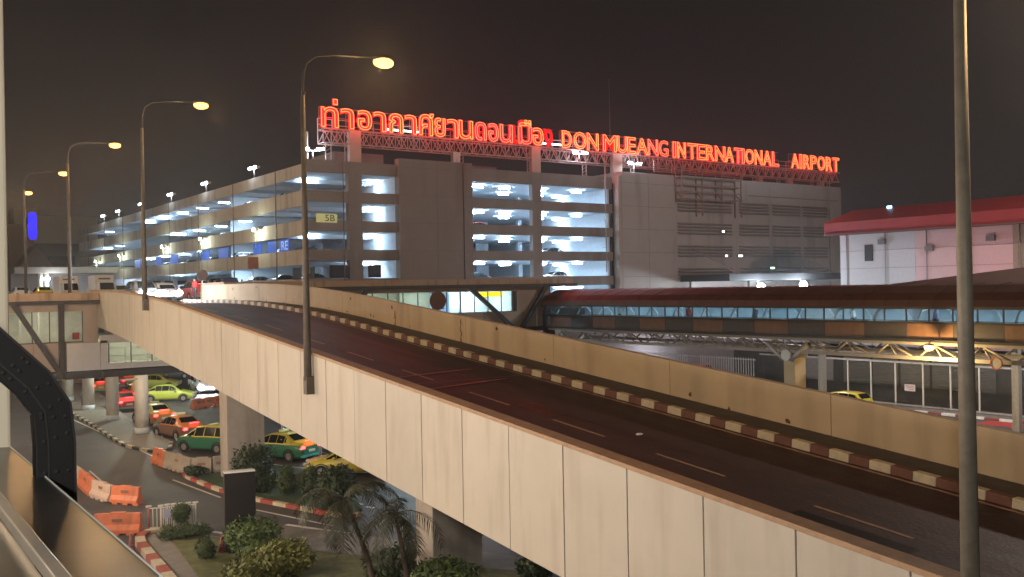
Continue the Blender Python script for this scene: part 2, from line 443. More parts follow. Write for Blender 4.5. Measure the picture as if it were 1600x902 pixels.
# far side wall
rt = root('ramp_wall', 'long cream concrete wall on the far side of the ramp', 'wall', (21.5, 29, 4))
m = MB(); t = T0
while t < 70:
    b = min(t + 6.0, 71)
    for u0, u1 in [(t, (t+b)/2), ((t+b)/2, b - 0.025)]:
        i = len(m.v); x0, x1 = 21.41, 21.66
        m.v += [(x0,u0,deck(u0)-1.2),(x1,u0,deck(u0)-1.2),(x1,u1,deck(u1)-1.2),(x0,u1,deck(u1)-1.2),(x0,u0,deck(u0)+1.22),(x1,u0,deck(u0)+1.22),(x1,u1,deck(u1)+1.22),(x0,u1,deck(u1)+1.22)]
        for f in ((0,3,2,1),(4,5,6,7),(0,1,5,4),(1,2,6,5),(2,3,7,6),(3,0,4,7)):
            m.f.append(tuple(i + q for q in f)); m.m.append(0); m.sm.append(False)
    t += 6.0
wallm = mat('far wall paint', (0.44, 0.345, 0.225), 0.75, var=0.07, scale=0.7, bump=0.2, stain=((0.24, 0.17, 0.11), 1.1, 0.45))
m.build('wall_panels', wallm, rt, world=True)
m = MB()
rng = random.Random(11)
for k in range(26):
    t = rng.uniform(5, 64); z = deck(t) + (rng.choice([0.2, 0.25, 0.3, 0.9, 1.0]) + rng.uniform(-.05, .05)); r = rng.uniform(0.03, 0.09)
    pts = []
    for j in range(9):
        an = 2*math.pi*j/9; rr = r * rng.uniform(0.5, 1.3)
        pts.append((21.404, t + rr*math.cos(an)*1.2, z + rr*math.sin(an)*rng.uniform(.6, 1.6)))
    m.face(pts[::-1])
for px, py, w_, h_ in [(721,518,.10,1.0), (618,497,.06,.7)]:
    t, z = onX(px, py, 21.404)
    pts = [(21.403, t + rng.uniform(-w_, w_)*(1 if j % 2 else .4), z - h_/2 + h_*j/8) for j in range(9)]
    pts2 = [(21.403, p[1] + rng.uniform(.04, .12), p[2]) for p in pts]
    m.face(pts + pts2[::-1])
m.build('rust_spots', mat('rust spots', (0.10, 0.045, 0.02), 0.9, var=0.4, scale=9), rt, world=True)

# piers
def pier(t, w, label, name='pier'):
    rt = root(name, label, 'pier', (16.4, t, 0), group='rectangular piers under the ramp')
    m = MB(); m.box(-w/2, w/2, -.55, .55, 0, deck(t) - 2.6); m.build('shaft', pierc, rt, bevel=0.03)
    m = MB(); m.box(-w/2 - 1.9, w/2 + 1.9, -.65, .65, deck(t) - 2.59, deck(t) - 1.2); m.build('crosshead', pierc, rt, bevel=0.03)
pier(47.2, 1.9, 'concrete pier under the ramp behind the black signboard')
pier(27.3, 1.9, 'thick concrete pier under the ramp behind the palm trees')
pier(7.5, 1.9, 'low concrete pier under the steep near end of the ramp')
for i, t in enumerate((66, 74.3, 82.6, 91.0, 99.4)):
    lab = ['round white column nearest the front of the taxi queue', 'second round white column from the taxi queue front', 'third round white column counted from the taxi queue front', 'farthest clearly seen round white column at the left', 'round column almost hidden behind the dark frame'][i]
    rt = root('round_column', lab, 'column', (16.2, t, 0), group='round columns under the upper road')
    m = MB(); m.tube([(0,0,0.1),(0,0,deck(t) - 1.55)], .44, 24); m.build('shaft', mat('white column', (0.60, 0.56, 0.50), 0.7, var=0.08, stain=((0.3,0.26,0.2), 2, .6)), rt)
    m = MB(); m.tube([(0,0,0.0),(0,0,.5)], .47, 24); m.build('base_band', mat('column base', (0.5, 0.55, 0.6), 0.7), rt)

# ================================================================== STREET LAMPS ON THE RAMP
pole_near = polem
pole_hi = mat('darkened lamp pole', (0.10, 0.085, 0.07), 0.7, 0.0, var=0.25, scale=4, stain=((0.05,0.04,0.03), 3, 0.6))  # same poles as the near one, darkened in colour to read unlit
def street_lamp(t, label, power, base_drop=0.25, L=2.75):
    polem = pole_near if t < 20 else pole_hi
    z0 = deck(t) + 0.96 - base_drop
    rt = root('street_lamp', label, 'street lamp', (12.25, t, z0), group='sodium street lamps along the ramp')
    ht = 9.75 + base_drop
    m = MB(); m.tube([(0,0,0),(0,0,ht - 1.5)], [0.125, 0.075], 14); m.build('pole', polem, rt)
    pts = [(0,0,ht - 1.5),(0.02,0,ht-.9),(0.15,0,ht-.45),(.5,0,ht-.2),(1.2,0,ht-.08),(L-.2,0,ht)]
    m = MB(); m.tube(pts, [.055,.045,.035,.03,.025,.02], 8); m.build('arm', dark_m, rt)  # arm coloured near black so it vanishes against the night
    m = MB(); m.ball((L + .15, 0, ht + .01), (.42, .16), .10, 14); hd = m.build('lamp_head', polem, rt)
    m = MB(); m.ball((L + .17, 0, ht - .12), (.38, .22), .19, 14); m.build('lens', sodium, hd)
    m = MB(); m.box(-.10, .16, -.13, .13, -.45, .12); m.build('bracket', pole_hi, rt)
    lamp('lamp_light', rt, (L + .17, 0, ht - .25), power, SOD, 0.12)
    return rt
PW = 5400
street_lamp(7.0, 'tall bare lamp pole nearest the viewer at the right', PW, 0.8)
street_lamp(29.0, 'lamp with a long curved arm standing before the sign start', PW, 0.9)
street_lamp(48.9, 'second lamp on the ramp wall, before the flat top', PW)
street_lamp(67.5, 'lamp on the ramp just beyond the footbridge roof', PW)
street_lamp(85.5, 'fourth lamp along the upper road', PW)
street_lamp(103.5, 'fifth lamp along the upper road', PW)
street_lamp(121.5, 'farthest lamp on the upper road beside the building edge', PW)

# unseen lamps assumed on the terminal frontage to light street and ramp side
for (y, p, c, lab) in [(-14, 4500, (1.0,.93,.84), 'assumed wall lamp on the terminal front behind the viewer'), (-3, 4500, (1.0,.93,.84), 'assumed wall lamp above the viewer on the terminal front'), (24, 4900, (1.0,.72,.46), 'assumed wall lamp on the terminal front left of the view'), (44, 6400, (1.0,.66,.36), 'second assumed lamp on the terminal front left of the view'), (62, 4600, (1.0,.72,.44), 'far assumed lamp on the terminal front left of the view')]:
    rt = root('assumed_wall_lamp', lab, 'assumed lamp', (-4.5, y, 12.5), group='lamps assumed along the terminal front')
    m = MB(); m.box(-.4, .1, -.2, .2, -.06, .1); m.build('housing', galv, rt)
    m = MB(); m.box(-.3, .08, -.16, .16, -.1, -.065); m.build('lens', emit('warm lens', (1, .8, .55), 20), rt)
    m = MB(); m.bar((-.4, 0, 0), (-1.5, 0, -.3), .06); m.build('bracket', galv, rt)
    lamp('lamp_light', rt, (0, 0, -.3), p, c, 0.3)

for i, t in enumerate((16, 29, 43)):  # lamps added out of view to brighten the lower street
    rt = root('fill_lamp', ['added fill lamp by the terminal nearest the viewer', 'middle added fill lamp by the terminal', 'far added fill lamp by the terminal'][i], 'lamp', (1.3, t, 6.2), group='fill lamps added out of view by the terminal')
    m = MB(); m.bar((0,0,.1),(-1.04,0,.3),.05); m.build('bracket', galv, rt)
    m = MB(); m.box(-.2,.2,-.2,.2,0,.12); m.build('lamp_head', galv, rt)
    m = MB(); m.box(-.16,.16,-.16,.16,-.04,-.005); m.build('lens', emit('warm lens', (1, .8, .55), 20), rt)
    lamp('lamp_light', rt, (0,0,-.4), 2300, (1.0,.86,.74), .3)
# unseen masts added outside the view to brighten the car park walls
for (x, y, z, p, c, lab) in ((84, 26, 30, 40000, (1.0, .82, .70), 'unseen fill mast added to the right of the view'), (-6, 96, 27, 20000, (1.0, .82, .66), 'unseen fill mast added to the left of the view')):
    rt = root('fill_mast_light', lab, 'mast light', (x, y, 0), group='unseen masts added for fill light')
    m = MB(); m.tube([(0,0,0),(0,0,z)], [.3,.12], 12); m.build('pole', galv, rt)
    m = MB(); m.tube([(0,0,z),(0,0,z+.3)], .9, 16); m.build('lamp_head', galv, rt)
    m = MB(); m.tube([(0,0,z-.06),(0,0,z-.01)], .7, 16); m.build('lens', emit('warm lens', (1, .8, .55), 20), rt)
    lamp('lamp_light', rt, (0,0,z-.6), p, c, .5)

# ================================================================== NEAR TERMINAL EDGE (column, sill, bent frame)
rt = root('steel_sill', 'brushed steel sill sloping across the bottom left corner', 'sill', (0.5, 4, 8.2))
ZS = onX(118, 787, .84)[1]
def lx(px, py, z): return gz(px, py, z)[0]
xb1 = lx(60, 837, ZS + .05); xb0 = lx(40, 845, ZS + .05)
m = MB()
m.face([(xb1,-2,ZS+.012),(xb1,40,ZS+.012),(.84,40,ZS),(.84,-2,ZS)][::-1])
m.face([(.84,-2,ZS),(.84,40,ZS),(.84,40,ZS-.15),(.84,-2,ZS-.15)][::-1])
m.build('outer_plate', steel_sill, rt, world=True)
m = MB(); m.box(xb0,xb1,-2,40,ZS,ZS+.05); m.build('ridge_bar', mat('pale steel bar', (0.42,0.42,0.40), .4, .8), rt, world=True, bevel=.006)
m = MB(); m.box(-.2,xb0,-2,40,ZS-.2,ZS); m.build('inner_plate', steel_sill, rt, world=True)
m = MB(); m.tube([(.842,-2,ZS+.003),(.842,40,ZS+.003)], .004, 6); m.build('edge_highlight', mat('edge highlight', (0.9,0.88,0.82), .25, .7), rt, world=True)  # bright bead put along the sill edge as its highlight
# lower wall of terminal under sill
m = MB(); m.box(.30, .85, 6.6, 7.1, 0, 17); 
tag(m.build('terminal_column', mat('cream column', (0.46, 0.42, 0.33), 0.7, var=0.05, scale=1.0), bevel=0.02), 'tall cream building column at the left edge', 'column')
m = MB(); m.box(-1.5, .25, -20, 75, 0, ZS - .3)
tag(m.build('terminal_wall', gar_band), 'terminal wall below the steel sill', 'wall')
# black bent box frame
T = 5.46
ax, ay = onY(83, 780, T)
def ft(px, py): a, z = onY(px, py, T); return Vector((a, T, z))
cl = [ft(-90, 478), ft(-10, 548), ft(48, 598), ft(76, 638), ft(83, 690), ft(83, 920)]
cl[-2].x = cl[-1].x = ax + .0
m = MB()
hw = .092
nrm = []
for i, p in enumerate(cl):
    d = (cl[min(i+1, len(cl)-1)] - cl[max(i-1, 0)]).normalized(); nrm.append(Vector((d.z, 0, -d.x)))
ring = []
i0 = 0
for p, n in zip(cl, nrm):
    for s1, s2 in ((-1,-.09),(1,-.09),(1,.02),(-1,.02)):
        m.v.append(tuple(p + n * hw * s1 + Vector((0, s2, 0))))
for k in range(len(cl) - 1):
    for j in range(4):
        m.f.append((k*4+j, k*4+(j+1) % 4, (k+1)*4+(j+1) % 4, (k+1)*4+j)); m.m.append(0); m.sm.append(False)
rt = root('bent_steel_frame', 'thick black bent steel frame at the left, outside the sill', 'steel frame', tuple(cl[-1]))
m.build('box_section', black_m, rt, world=True, bevel=.008)
m = MB()
for k in range(len(cl) - 1):
    for sgn in (1,):
        a = cl[k] + nrm[k] * (-hw) + Vector((0, -.095, 0)); b = cl[k+1] + nrm[k+1] * (-hw) + Vector((0, -.095, 0))
        m.bar(a, b, .006, .012)
        a = cl[k] + nrm[k] * (hw*.35) + Vector((0, -.094, 0)); b = cl[k+1] + nrm[k+1] * (hw*.35) + Vector((0, -.094, 0))
        m.bar(a, b, .004, .008)
_k = 0
for k in range(1, len(cl) - 1):
    for u in (-.14, .14):
        d = (cl[k+1] - cl[k]).normalized() if u > 0 else (cl[k] - cl[k-1]).normalized()
        c = cl[k] + d * u
        for q in (-.6, 0, .6):
            p = c + nrm[k] * hw * q; m.tube([p + Vector((0, -.09, 0)), p + Vector((0, -.104, 0))], .009, 6)
m.build('edge_flange', mat('worn black edge', (0.03,0.03,0.03), .3, .3), rt, world=True)

# ================================================================== FOOTBRIDGE (V trusses) left and right of the ramp
clad = mat('bridge cladding', (0.30, 0.24, 0.20), 0.6, var=0.06, scale=.6, stain=((0.14,0.11,0.09), .8, .5))
int_w = mat('bridge interior', (0.62, 0.62, 0.55), 0.8)
win = glassm('bridge glass', (0.82, 0.88, 0.86), 0.10)
blk = mat('window frame', (0.03, 0.03, 0.03), 0.5)
# --- left part: face at y = 60, x from 6 to 12.4
rt = root('footbridge', 'left stub of the footbridge with a dark V brace and lit window', 'footbridge', (9, 62, 5))
Y = 60
def hz(py, t=60, px=80): return onY(px, py, t)[1]
m = MB()
wz0, wz1 = 6.55, 8.35
wx0, wx1 = 7.6, 11.55
m.box(4, 12.35, Y, Y+.12, 4.9, wz0); m.box(4, 12.35, Y, Y+.12, wz1, 8.75); m.box(wx1, 12.35, Y, Y+.12, wz0, wz1); m.box(4, wx0, Y, Y+.12, wz0, wz1)
for x in (8.9, 10.4, 11.6): m.box(x, x+.02, Y-.01, Y, 4.9, wz0-.1, 1)
m.build('cladding', [clad, blk], rt, world=True)
m = MB(); m.box(4, 12.4, Y-.25, 64, 8.98, 9.42); m.build('roof_edge', mat('bridge roof edge', (0.36,0.25,0.17), .7, var=.1, stain=((.14,.09,.06), 2.5, .8)), rt, world=True)
m = MB(); m.box(4, 12.4, Y-.35, Y-.1, 8.76, 8.97); m.box(4, 12.5, Y-.35, 64, 4.5, 4.88); m.build('chord', dsteel, rt, world=True)
m = MB(); m.bar((7.9, Y-.22, 8.8), (10.3, Y-.22, 4.7), .18, .28); m.build('brace', dsteel, rt, world=True)
m = MB(); m.bar((10.35, Y-.22, 8.8), (10.35, Y-.22, 4.7), .22, .30); m.build('brace', dsteel, rt, world=True)
m = MB(); m.box(4, 12.3, 63.9, 64, 4.9, 8.75); m.box(4, 12.3, Y+.12, 63.9, 4.9, 5.5); m.box(4,12.3,Y+.12,63.9,8.6,8.75)
for x in (8.6, 9.6, 10.7): m.box(x, x+.1, 62.8, 63, 5.5, 8.6)
m.build('interior', int_w, rt, world=True)
wf = MB(); wf.box(wx0, wx1, Y+.02, Y+.10, wz0-.04, wz0+.06)
for x in (wx0, 8.85, 9.75, wx1-.05): wf.box(x, x+.05, Y+.02, Y+.1, wz0, wz1)
wo = wf.build('window', blk, rt, world=True)
g = MB(); g.face([(wx0,Y+.06,wz0),(wx1,Y+.06,wz0),(wx1,Y+.06,wz1),(wx0,Y+.06,wz1)]); g.build('pane', win, rt, world=True).parent = wo
m = MB(); m.box(11.05, 11.4, Y+.3, Y+.5, 6.7, 7.1); m.build('fire_box', mat('red fire box', (.35,.03,.03), .5), rt, world=True)
m = MB(); m.box(7.8, 11.2, 61.8, 62.0, 8.5, 8.58); m.build('ceiling_light', emit('bridge tube', (1.0, .95, .75), 14), rt, world=True)
# --- lower cross passage under the ramp
rt = root('underpass_box', 'pale glazed box passing under the end of the ramp', 'passage', (14, 62, 5))
m = MB(); Y2 = 59.7
m.box(12.42, 18.4, Y2, Y2+.12, 4.9, 5.25); m.box(10.6, 12.4, Y2, Y2+.12, 4.9, 6.5)
m.box(12.42, 12.8, Y2, Y2+.12, 5.25, 6.6); m.box(12.42, 18.4, Y2, Y2+.12, 6.45, 6.9)
m.build('cladding', mat('pale cladding', (.42,.40,.40), .5, var=.05), rt, world=True)
m = MB(); m.box(10.5, 18.6, Y2-.15, 64.2, 4.45, 4.84); m.build('chord', dsteel, rt, world=True)
m = MB(); m.box(12.45, 18.4, 63.7, 63.8, 5, 6.9); m.box(12.45, 18.4, Y2+.2, 63.7, 4.9, 5.1); m.box(12.45,18.4,Y2+.2,63.7,6.8,6.9); m.build('interior', int_w, rt, world=True)
m = MB()
for x in (12.85, 14.1, 15.3, 16.5, 17.7): m.box(x, x+.05, Y2+.02, Y2+.1, 5.2, 6.5)
m.box(12.85, 17.75, Y2+.015, Y2+.095, 5.16, 5.22)
wo = m.build('window', blk, rt, world=True)
m = MB(); m.face([(12.8,Y2+.06,5.2),(18.4,Y2+.06,5.2),(18.4,Y2+.06,6.5),(12.8,Y2+.06,6.5)]); m.build('pane', win, rt, world=True).parent = wo
m = MB()
for z in (5.65, 6.1): m.bar((12.9, Y2+.5, z), (16.4, Y2+.5, z-.1), .05)
for x in (13.9, 15.2, 16.4): m.bar((x, Y2+.5, 5.1), (x, Y2+.5, 6.2), .05)
m.build('handrail', mat('white rail', (.7,.7,.65), .4), rt, world=True)
m = MB(); m.box(13, 18, 61.8, 62.0, 6.7, 6.78); m.build('ceiling_light', emit('bridge tube', (1.0, .95, .75), 14), rt, world=True)
# --- right part: face at y = 67, x from 21.8 to 53
rt = root('footbridge', 'right span of the footbridge with green lit windows and V braces', 'footbridge', (37, 69, 6))
Y = 67
m = MB()
wz0, wz1 = 7.25, 9.0
m.box(22, 51, Y, Y+.12, 5.9, wz0); m.box(22, 51, Y, Y+.12, wz1, 9.35); m.box(47.4, 51, Y, Y+.12, wz0, wz1)
for x in range(24, 50, 2): m.box(x, x+.03, Y-.012, Y, 5.9, wz0 - .02, 1)
m.build('cladding', [clad, blk], rt, world=True)
m = MB(); m.box(22, 53.2, Y-.5, 71.4, 9.58, 10.02); m.build('roof_edge', mat('bridge roof edge', (0.36,0.25,0.17)), rt, world=True)
m = MB(); m.box(22, 53.6, Y-.55, Y-.25, 9.32, 9.57); m.box(22, 51, Y-.5, 71, 5.55, 5.88); m.build('chord', dsteel, rt, world=True)
for k, (x, zt, xb) in enumerate([(25.5, 9.4, 29.3), (33.2, 9.4, 29.9), (42.3, 9.4, 46.9), (50.3, 9.4, 47.5)]):
    m = MB(); m.bar((x, Y-.4, zt), (xb, Y-.4, 5.7), .26, .34); m.build('brace', dsteel, rt, world=True)
m = MB(); m.box(22, 51, 70.8, 70.9, 5.9, 9.3); m.box(22, 51, Y+.12, 70.8, 5.9, 6.5); m.box(22,51,Y+.12,70.8,9.22,9.32); m.box(46.9, 47.0, Y+.12, 70.8, 6.5, 9.2)
for x in range(23, 47, 3): m.box(x, x+.2, 70.5, 70.79, 6.5, 9.2)
m.build('interior', int_w, rt, world=True)
m = MB()
for k in range(19): m.box(23 + k*1.34, 23.06 + k*1.34, Y+.02, Y+.1, wz0, wz1)
m.box(22, 47.4, Y+.02, Y+.1, wz0-.03, wz0+.05)
wo = m.build('window', blk, rt, world=True)
m = MB(); m.face([(22,Y+.06,wz0),(47.4,Y+.06,wz0),(47.4,Y+.06,wz1),(22,Y+.06,wz1)]); m.build('pane', win, rt, world=True).parent = wo
for k in range(5):
    m = MB(); m.box(23.6 + k*4.9, 26.2 + k*4.9, 68.9, 69.1, 9.1, 9.18); m.build('ceiling_light', emit('bridge tube green', (.86, 1.0, .82), 26) if k < 4 else tube_w, rt, world=True)
m = MB(); m.box(39.4, 41.2, 67.9, 67.95, 7.3, 8.9); m.build('poster', emit('lit poster', (.25,.45,.75), 1.2), rt, world=True)
m = MB()
for k in range(4): m.box(39.8, 40.7, 67.87, 67.89, 7.6 + k*.3, 7.72 + k*.3)
m.build('poster_bars', emit('poster print', (.05,.14,.35), 1.0), rt, world=True)
m = MB(); m.box(43.6, 46.2, 67.4, 67.5, 8.55, 8.95); m.build('yellow_sign', emit('yellow sign', (1.0,.72,.02), 1.6), rt, world=True)
def text_mesh(body, name, x0, x1, z0, z1, y, material, parent=None, extrude=0.0, bevel=0.0, outline=False, font_offset=0.0, facing=-1, axis='y'):
    cu = bpy.data.curves.new(name, 'FONT'); cu.body = body; cu.size = 1.0
    cu.offset = font_offset; cu.resolution_u = 3; cu.extrude = extrude if not outline else 0.0
    if outline:
        cu.fill_mode = 'NONE'; 
    o = bpy.data.objects.new(name, cu); C.objects.link(o)
    bpy.context.view_layer.update()
    dg = bpy.context.evaluated_depsgraph_get()
    me0 = bpy.data.meshes.new_from_object(o.evaluated_get(dg))
    xs = [v.co.x for v in me0.vertices]; ys = [v.co.y for v in me0.vertices]
    if not xs: 
        bpy.data.objects.remove(o); print('EMPTY GLYPH', repr(body)); return None
    ax0, ax1, ay0, ay1 = min(xs), max(xs), min(ys), max(ys)
    sx = (x1 - x0) / max(1e-6, ax1 - ax0); sy = (z1 - z0) / max(1e-6, ay1 - ay0)
    def mp(c):
        u = x0 + (c.x - ax0) * sx; zz = z0 + (c.y - ay0) * sy
        return (u, y - c.z, zz) if axis == 'y' else (y - c.z, u, zz)
    if outline:
        mb = MB()
        for e in me0.edges:
            mb.tube([mp(me0.vertices[e.vertices[0]].co), mp(me0.vertices[e.vertices[1]].co)], bevel, 5, caps=False)
        ob = mb.build(name, material, parent, world=parent is not None)
    else:
        L = parent.location if parent is not None else Vector((0, 0, 0))
        for v in me0.vertices:
            p = mp(v.co); v.co = Vector(p) - L
        me0.materials.clear(); me0.materials.append(material)
        ob = bpy.data.objects.new(name, me0); C.objects.link(ob)
        if parent is not None: ob.parent = parent
    bpy.data.objects.remove(o)
    return ob

# ================================================================== COVERED WALKWAY with red roof, parallel to the ramp
rt = root('covered_walkway', 'long dull red roofed walkway on a steel truss, its windows glowing blue', 'covered walkway', (50, 40, 5))
X = 50
redroof = mat('red brown roof', (0.10, 0.036, 0.026), 0.45, var=.15, scale=.7, stain=((.05,.02,.015), .8, .5))
Z_e, Z_w0, Z_p0, Z_t0 = 7.78, 6.92, 5.92, 4.85
m = MB()
prof = [(49.6, Z_e - .05), (49.75, Z_e + .35), (50.2, Z_e + .75), (51.2, Z_e + 1.15), (52.3, Z_e + 1.25), (53.4, Z_e + 1.15), (54.4, Z_e + .7), (54.8, Z_e - .05)]
tsw = stations(-12, 66.5, 2)
sweep(m, tsw, lambda t: prof + [(54.6, Z_e - .08), (49.8, Z_e - .08)])
for t in stations(-12, 66.5, 1.5)[1:]:
    for (a, b) in zip(prof[:4], prof[1:5]): m.bar((a[0], t, a[1] + .012), (b[0], t, b[1] + .012), .03, .03)
m.build('roof', redroof, rt, world=True)
m = MB(); m.box(49.52, 49.6, -12, 66.5, Z_e - .16, Z_e - .02); m.box(49.6, 50.1, -12, 66.4, Z_w0 - .12, Z_w0); m.box(49.7, 50.2, -12, 66.4, Z_p0 - .14, Z_p0 - .02); m.build('trim', dsteel, rt, world=True)
orange = mat('orange panel', (0.15, 0.075, 0.042), 0.5, var=.15, stain=((.1,.04,.02), 1.5, .6)); brown = mat('dark panel', (0.045, 0.036, 0.037), 0.5, var=.15)
m = MB(); t = 65.6; k = 0
while t > -11:
    m.box(49.9, 50, t - 2.78, t, Z_p0, Z_w0 - .13, k % 2); t -= 2.8; k += 1
m.build('side_panels', [orange, brown], rt, world=True)
m = MB(); t = 65.6
while t > -11: m.box(49.86, 49.94, t, t + .07, Z_w0, Z_e - .1); t -= 1.4
m.box(49.86, 49.94, -12, 66, Z_w0 + .02, Z_w0 + .06)
wo = m.build('window', blk, rt, world=True)
m = MB(); m.face([(49.9, 66, Z_w0), (49.9, -12, Z_w0), (49.9, -12, Z_e - .1), (49.9, 66, Z_e - .1)]); m.build('pane', glassm('walkway glass', (.62,.80,.86), .16), rt, world=True).parent = wo
m = MB(); m.box(54.3, 54.4, -12, 66.4, Z_p0, Z_e - .1); m.box(50.1, 54.3, -12, 66.4, Z_p0 - .1, Z_p0 + .1); m.box(50.1, 54.3, -12, 66.4, Z_e-.12, Z_e - .085)
m.build('interior', mat('walkway interior', (.36,.42,.45), .7, var=.3, scale=.5), rt, world=True)
m = MB(); t = 65.2
while t > -11:
    pts = [(54.2, t, Z_p0), (54.1, t, 7.0), (53.6, t, 7.5), (52.6, t, 7.66)]
    m.tube(pts, .07, 6); m.tube([(50.2, t, Z_p0), (50.3, t, 7.0), (50.7, t, 7.5), (51.6, t, 7.66)], .07, 6); t -= 2.8
m.build('arched_ribs', mat('white rib', (.7,.75,.78), .5), rt, world=True)
for i, t in enumerate(stations(63, -9, 4.0) if False else [63 - 4.0*k for k in range(19)]):
    m = MB(); m.box(52.0, 52.2, t - .7, t + .7, 7.6, 7.66); m.build('ceiling_light', emit('walkway tube', (.68,.86,1.0), 60 if i % 3 else 85), rt, world=True)
# truss
m = MB(); m.bar((49.95, -12, Z_t0), (49.95, 66, Z_t0), .22, .22); m.bar((49.95, -12, Z_p0 - .25), (49.95, 66, Z_p0 - .25), .14, .16)
m.bar((54, -12, Z_t0), (54, 66, Z_t0), .22, .22)
m.build('chord', mat('pale truss paint', (.25,.22,.19), .5, var=.12, scale=3), rt, world=True)
for x in (49.95, 54):
    m = MB(); t = 65.0
    while t > -11:
        m.tube([(x, t, Z_t0), (x, t - 1.0, Z_p0 - .3)], .07, 6); m.tube([(x, t - 1.0, Z_p0 - .3), (x, t - 1.5, Z_t0)], .05, 6); m.tube([(x, t - 1.0, Z_p0 - .3), (x, t - 2.6, Z_t0)], .07, 6)
        t -= 2.8
    m.build('diagonals', mat('pale truss paint', (.25,.22,.19)), rt, world=True)
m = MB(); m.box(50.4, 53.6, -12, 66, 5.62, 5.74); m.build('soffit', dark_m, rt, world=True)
m = MB(); m.box(49.6, 50.6, 65.9, 66.3, 4.8, 7.3); m.box(49.85, 54.2, 66.2, 66.5, 5.8, 7.8); m.build('end_frame', dsteel, rt, world=True)
m = MB(); m.tube([(49.5, 67, 4.5), (49.5, 67, 8.9)], .06, 8); m.build('downpipe', galv, rt, world=True)
def pillar(t, lab):
    rt = root('walkway_pillar', lab, 'pillar', (50.6, t, 0), group='concrete pillars of the covered walkway')
    m = MB(); m.box(-.55, .55, -.45, .45, 0, 4.45); m.build('shaft', wallm, rt, bevel=.04)
    m = MB(); m.tube([(-.9,0,4.6),(.9,0,4.6)], .38, 12)
    for s in (-1, 1): m.tube([(-.7, s*.3, 4.3), (-.7, s*1.6, 5.3)], .16, 8)
    m.build('saddle', galv, rt)
pillar(40.5, 'concrete walkway pillar left of the roller shutters'); pillar(16, 'walkway pillar hidden by the near lamp pole'); pillar(62.5, 'walkway pillar at the far end by the V braces')
# round plate with writing on the truss
t_, z_ = onX(1557, 568, 49.5)
rt = root('round_sign', 'small round clearance sign hanging on the walkway truss at the right', 'sign', (49.5, t_, z_))
m = MB(); m.tube([(0.02,0,0),(-.03,0,0)], .33, 24); m.build('disc', mat('sign white', (.30,.28,.25), .6), rt)
m = MB()
for k in range(24):
    a0, a1 = 2*math.pi*k/24, 2*math.pi*(k+1)/24
    m.bar((-.04, .30*math.cos(a0), .30*math.sin(a0)), (-.04, .30*math.cos(a1), .30*math.sin(a1)), .02, .05)
m.build('rim', mat('sign red', (.4,.05,.04), .5), rt)
# sodium lamp under the walkway
t_, z_ = onX(1452, 541, 48.9)
rt = root('bulkhead_lamp', 'single glowing yellow lamp fixed to the walkway truss', 'lamp', (48.9, t_, z_))
m = MB(); m.tube([(.95, 0, .35), (.1, 0, .25), (0, 0, .12)], .035, 8); m.build('arm', galv, rt)
m = MB(); m.ball((0, 0, .06), (.28,.28), .1, 12); hd = m.build('lamp_head', galv, rt)
m = MB(); m.ball((0, 0, -.06), (.27, .27), .2, 14); m.build('lens', emit('yellow sodium lens', (1.0,.62,.16), 8), hd)  # lens ball enlarged to carry the glare of the lamp
lamp('lamp_light', rt, (-.5, 0, -.9), 1500, (1.0,.66,.25), .2)
for k, t in enumerate((46, 34, 22)):  # lamps added out of sight to brighten the fence and shops
    r2 = root('hidden_fill_lamp', ['added fill lamp under the hall eave nearest the pillar', 'added fill lamp under the middle of the hall eave', 'added fill lamp under the hall eave behind the near pole'][k], 'lamp', (58.0, t, 7.9), group='hidden fill lamps added under the hall eave')
    m = MB(); m.box(-.15,.15,-.5,.5,.05,.2); m.build('housing', galv, r2)
    m = MB(); m.box(-.1,.1,-.45,.45,0,.045); m.build('lens', tube_w, r2)
    lamp('lamp_light', r2, (0,0,-.4), 1500, (1.0,.90,.82), .3)

# bigger hipped roof behind the walkway
rt = root('hipped_roof_hall', 'dark brown hipped roof rising behind the red walkway at the right', 'hall', (64, 25, 0))
m = MB()
ee = 8.15; rz = 10.0
A, B_, D, E_ = (56, 46, ee), (56, -20, ee), (74, -20, ee), (74, 46, ee)
r1, r2 = (65, 33, rz), (65, -20, rz)
m.face([A, r1, r2, B_][::-1]); m.face([E_, D, r2, r1][::-1]); m.face([A, E_, r1][::-1]); m.face([B_, r2, D][::-1]); m.face([A, B_, D, E_])
m.build('roof', mat('dark hipped roof', (.10,.045,.035), .6, var=.2, scale=1), rt, world=True)
for y in (44, 30, 16, 2, -14):
    for x in (58, 72):
        m = MB(); m.box(x-.2, x+.2, y-.2, y+.2, 0, ee); m.build('post', galv, rt, world=True)
# fenced shop frontage on the lower street, right
rt = root('shop_frontage', 'row of closed roller shutters and dark glass below the walkway', 'shop front', (65, 30, 0))
FX = 66.5
shut = mat('roller shutter', (.22,.205,.19), .5, .3, var=.1)
m = MB(); m.box(FX, FX+4, -20, 60, 0, 3.9, 0); m.build('wall', [mat('shop wall', (.055,.05,.05), .6, var=.3, scale=1)], rt, world=True)
def shutter(t0, t1, z0=1.15, z1=3.3):
    m = MB(); z = z0
    while z < z1:
        m.face([(FX-.06, t0, z), (FX-.12, t0, z+.09), (FX-.12, t1, z+.09), (FX-.06, t1, z)]); m.face([(FX-.12, t0, z+.09), (FX-.06, t0, z+.13), (FX-.06, t1, z+.13), (FX-.12, t1, z+.09)]); z += .13
    m.build('shutter', shut, rt, world=True)
for a, b in ((45.8, 48.3), (43.4, 45.6), (40.8, 43.2), (38.2, 40.6), (35.8, 38.0)): shutter(a, b)
m = MB(); m.box(FX-.1, FX-.02, 49.3, 53.5, 1.2, 3.0); m.build('pale_board', mat('pale board', (.25,.23,.24), .6), rt, world=True)
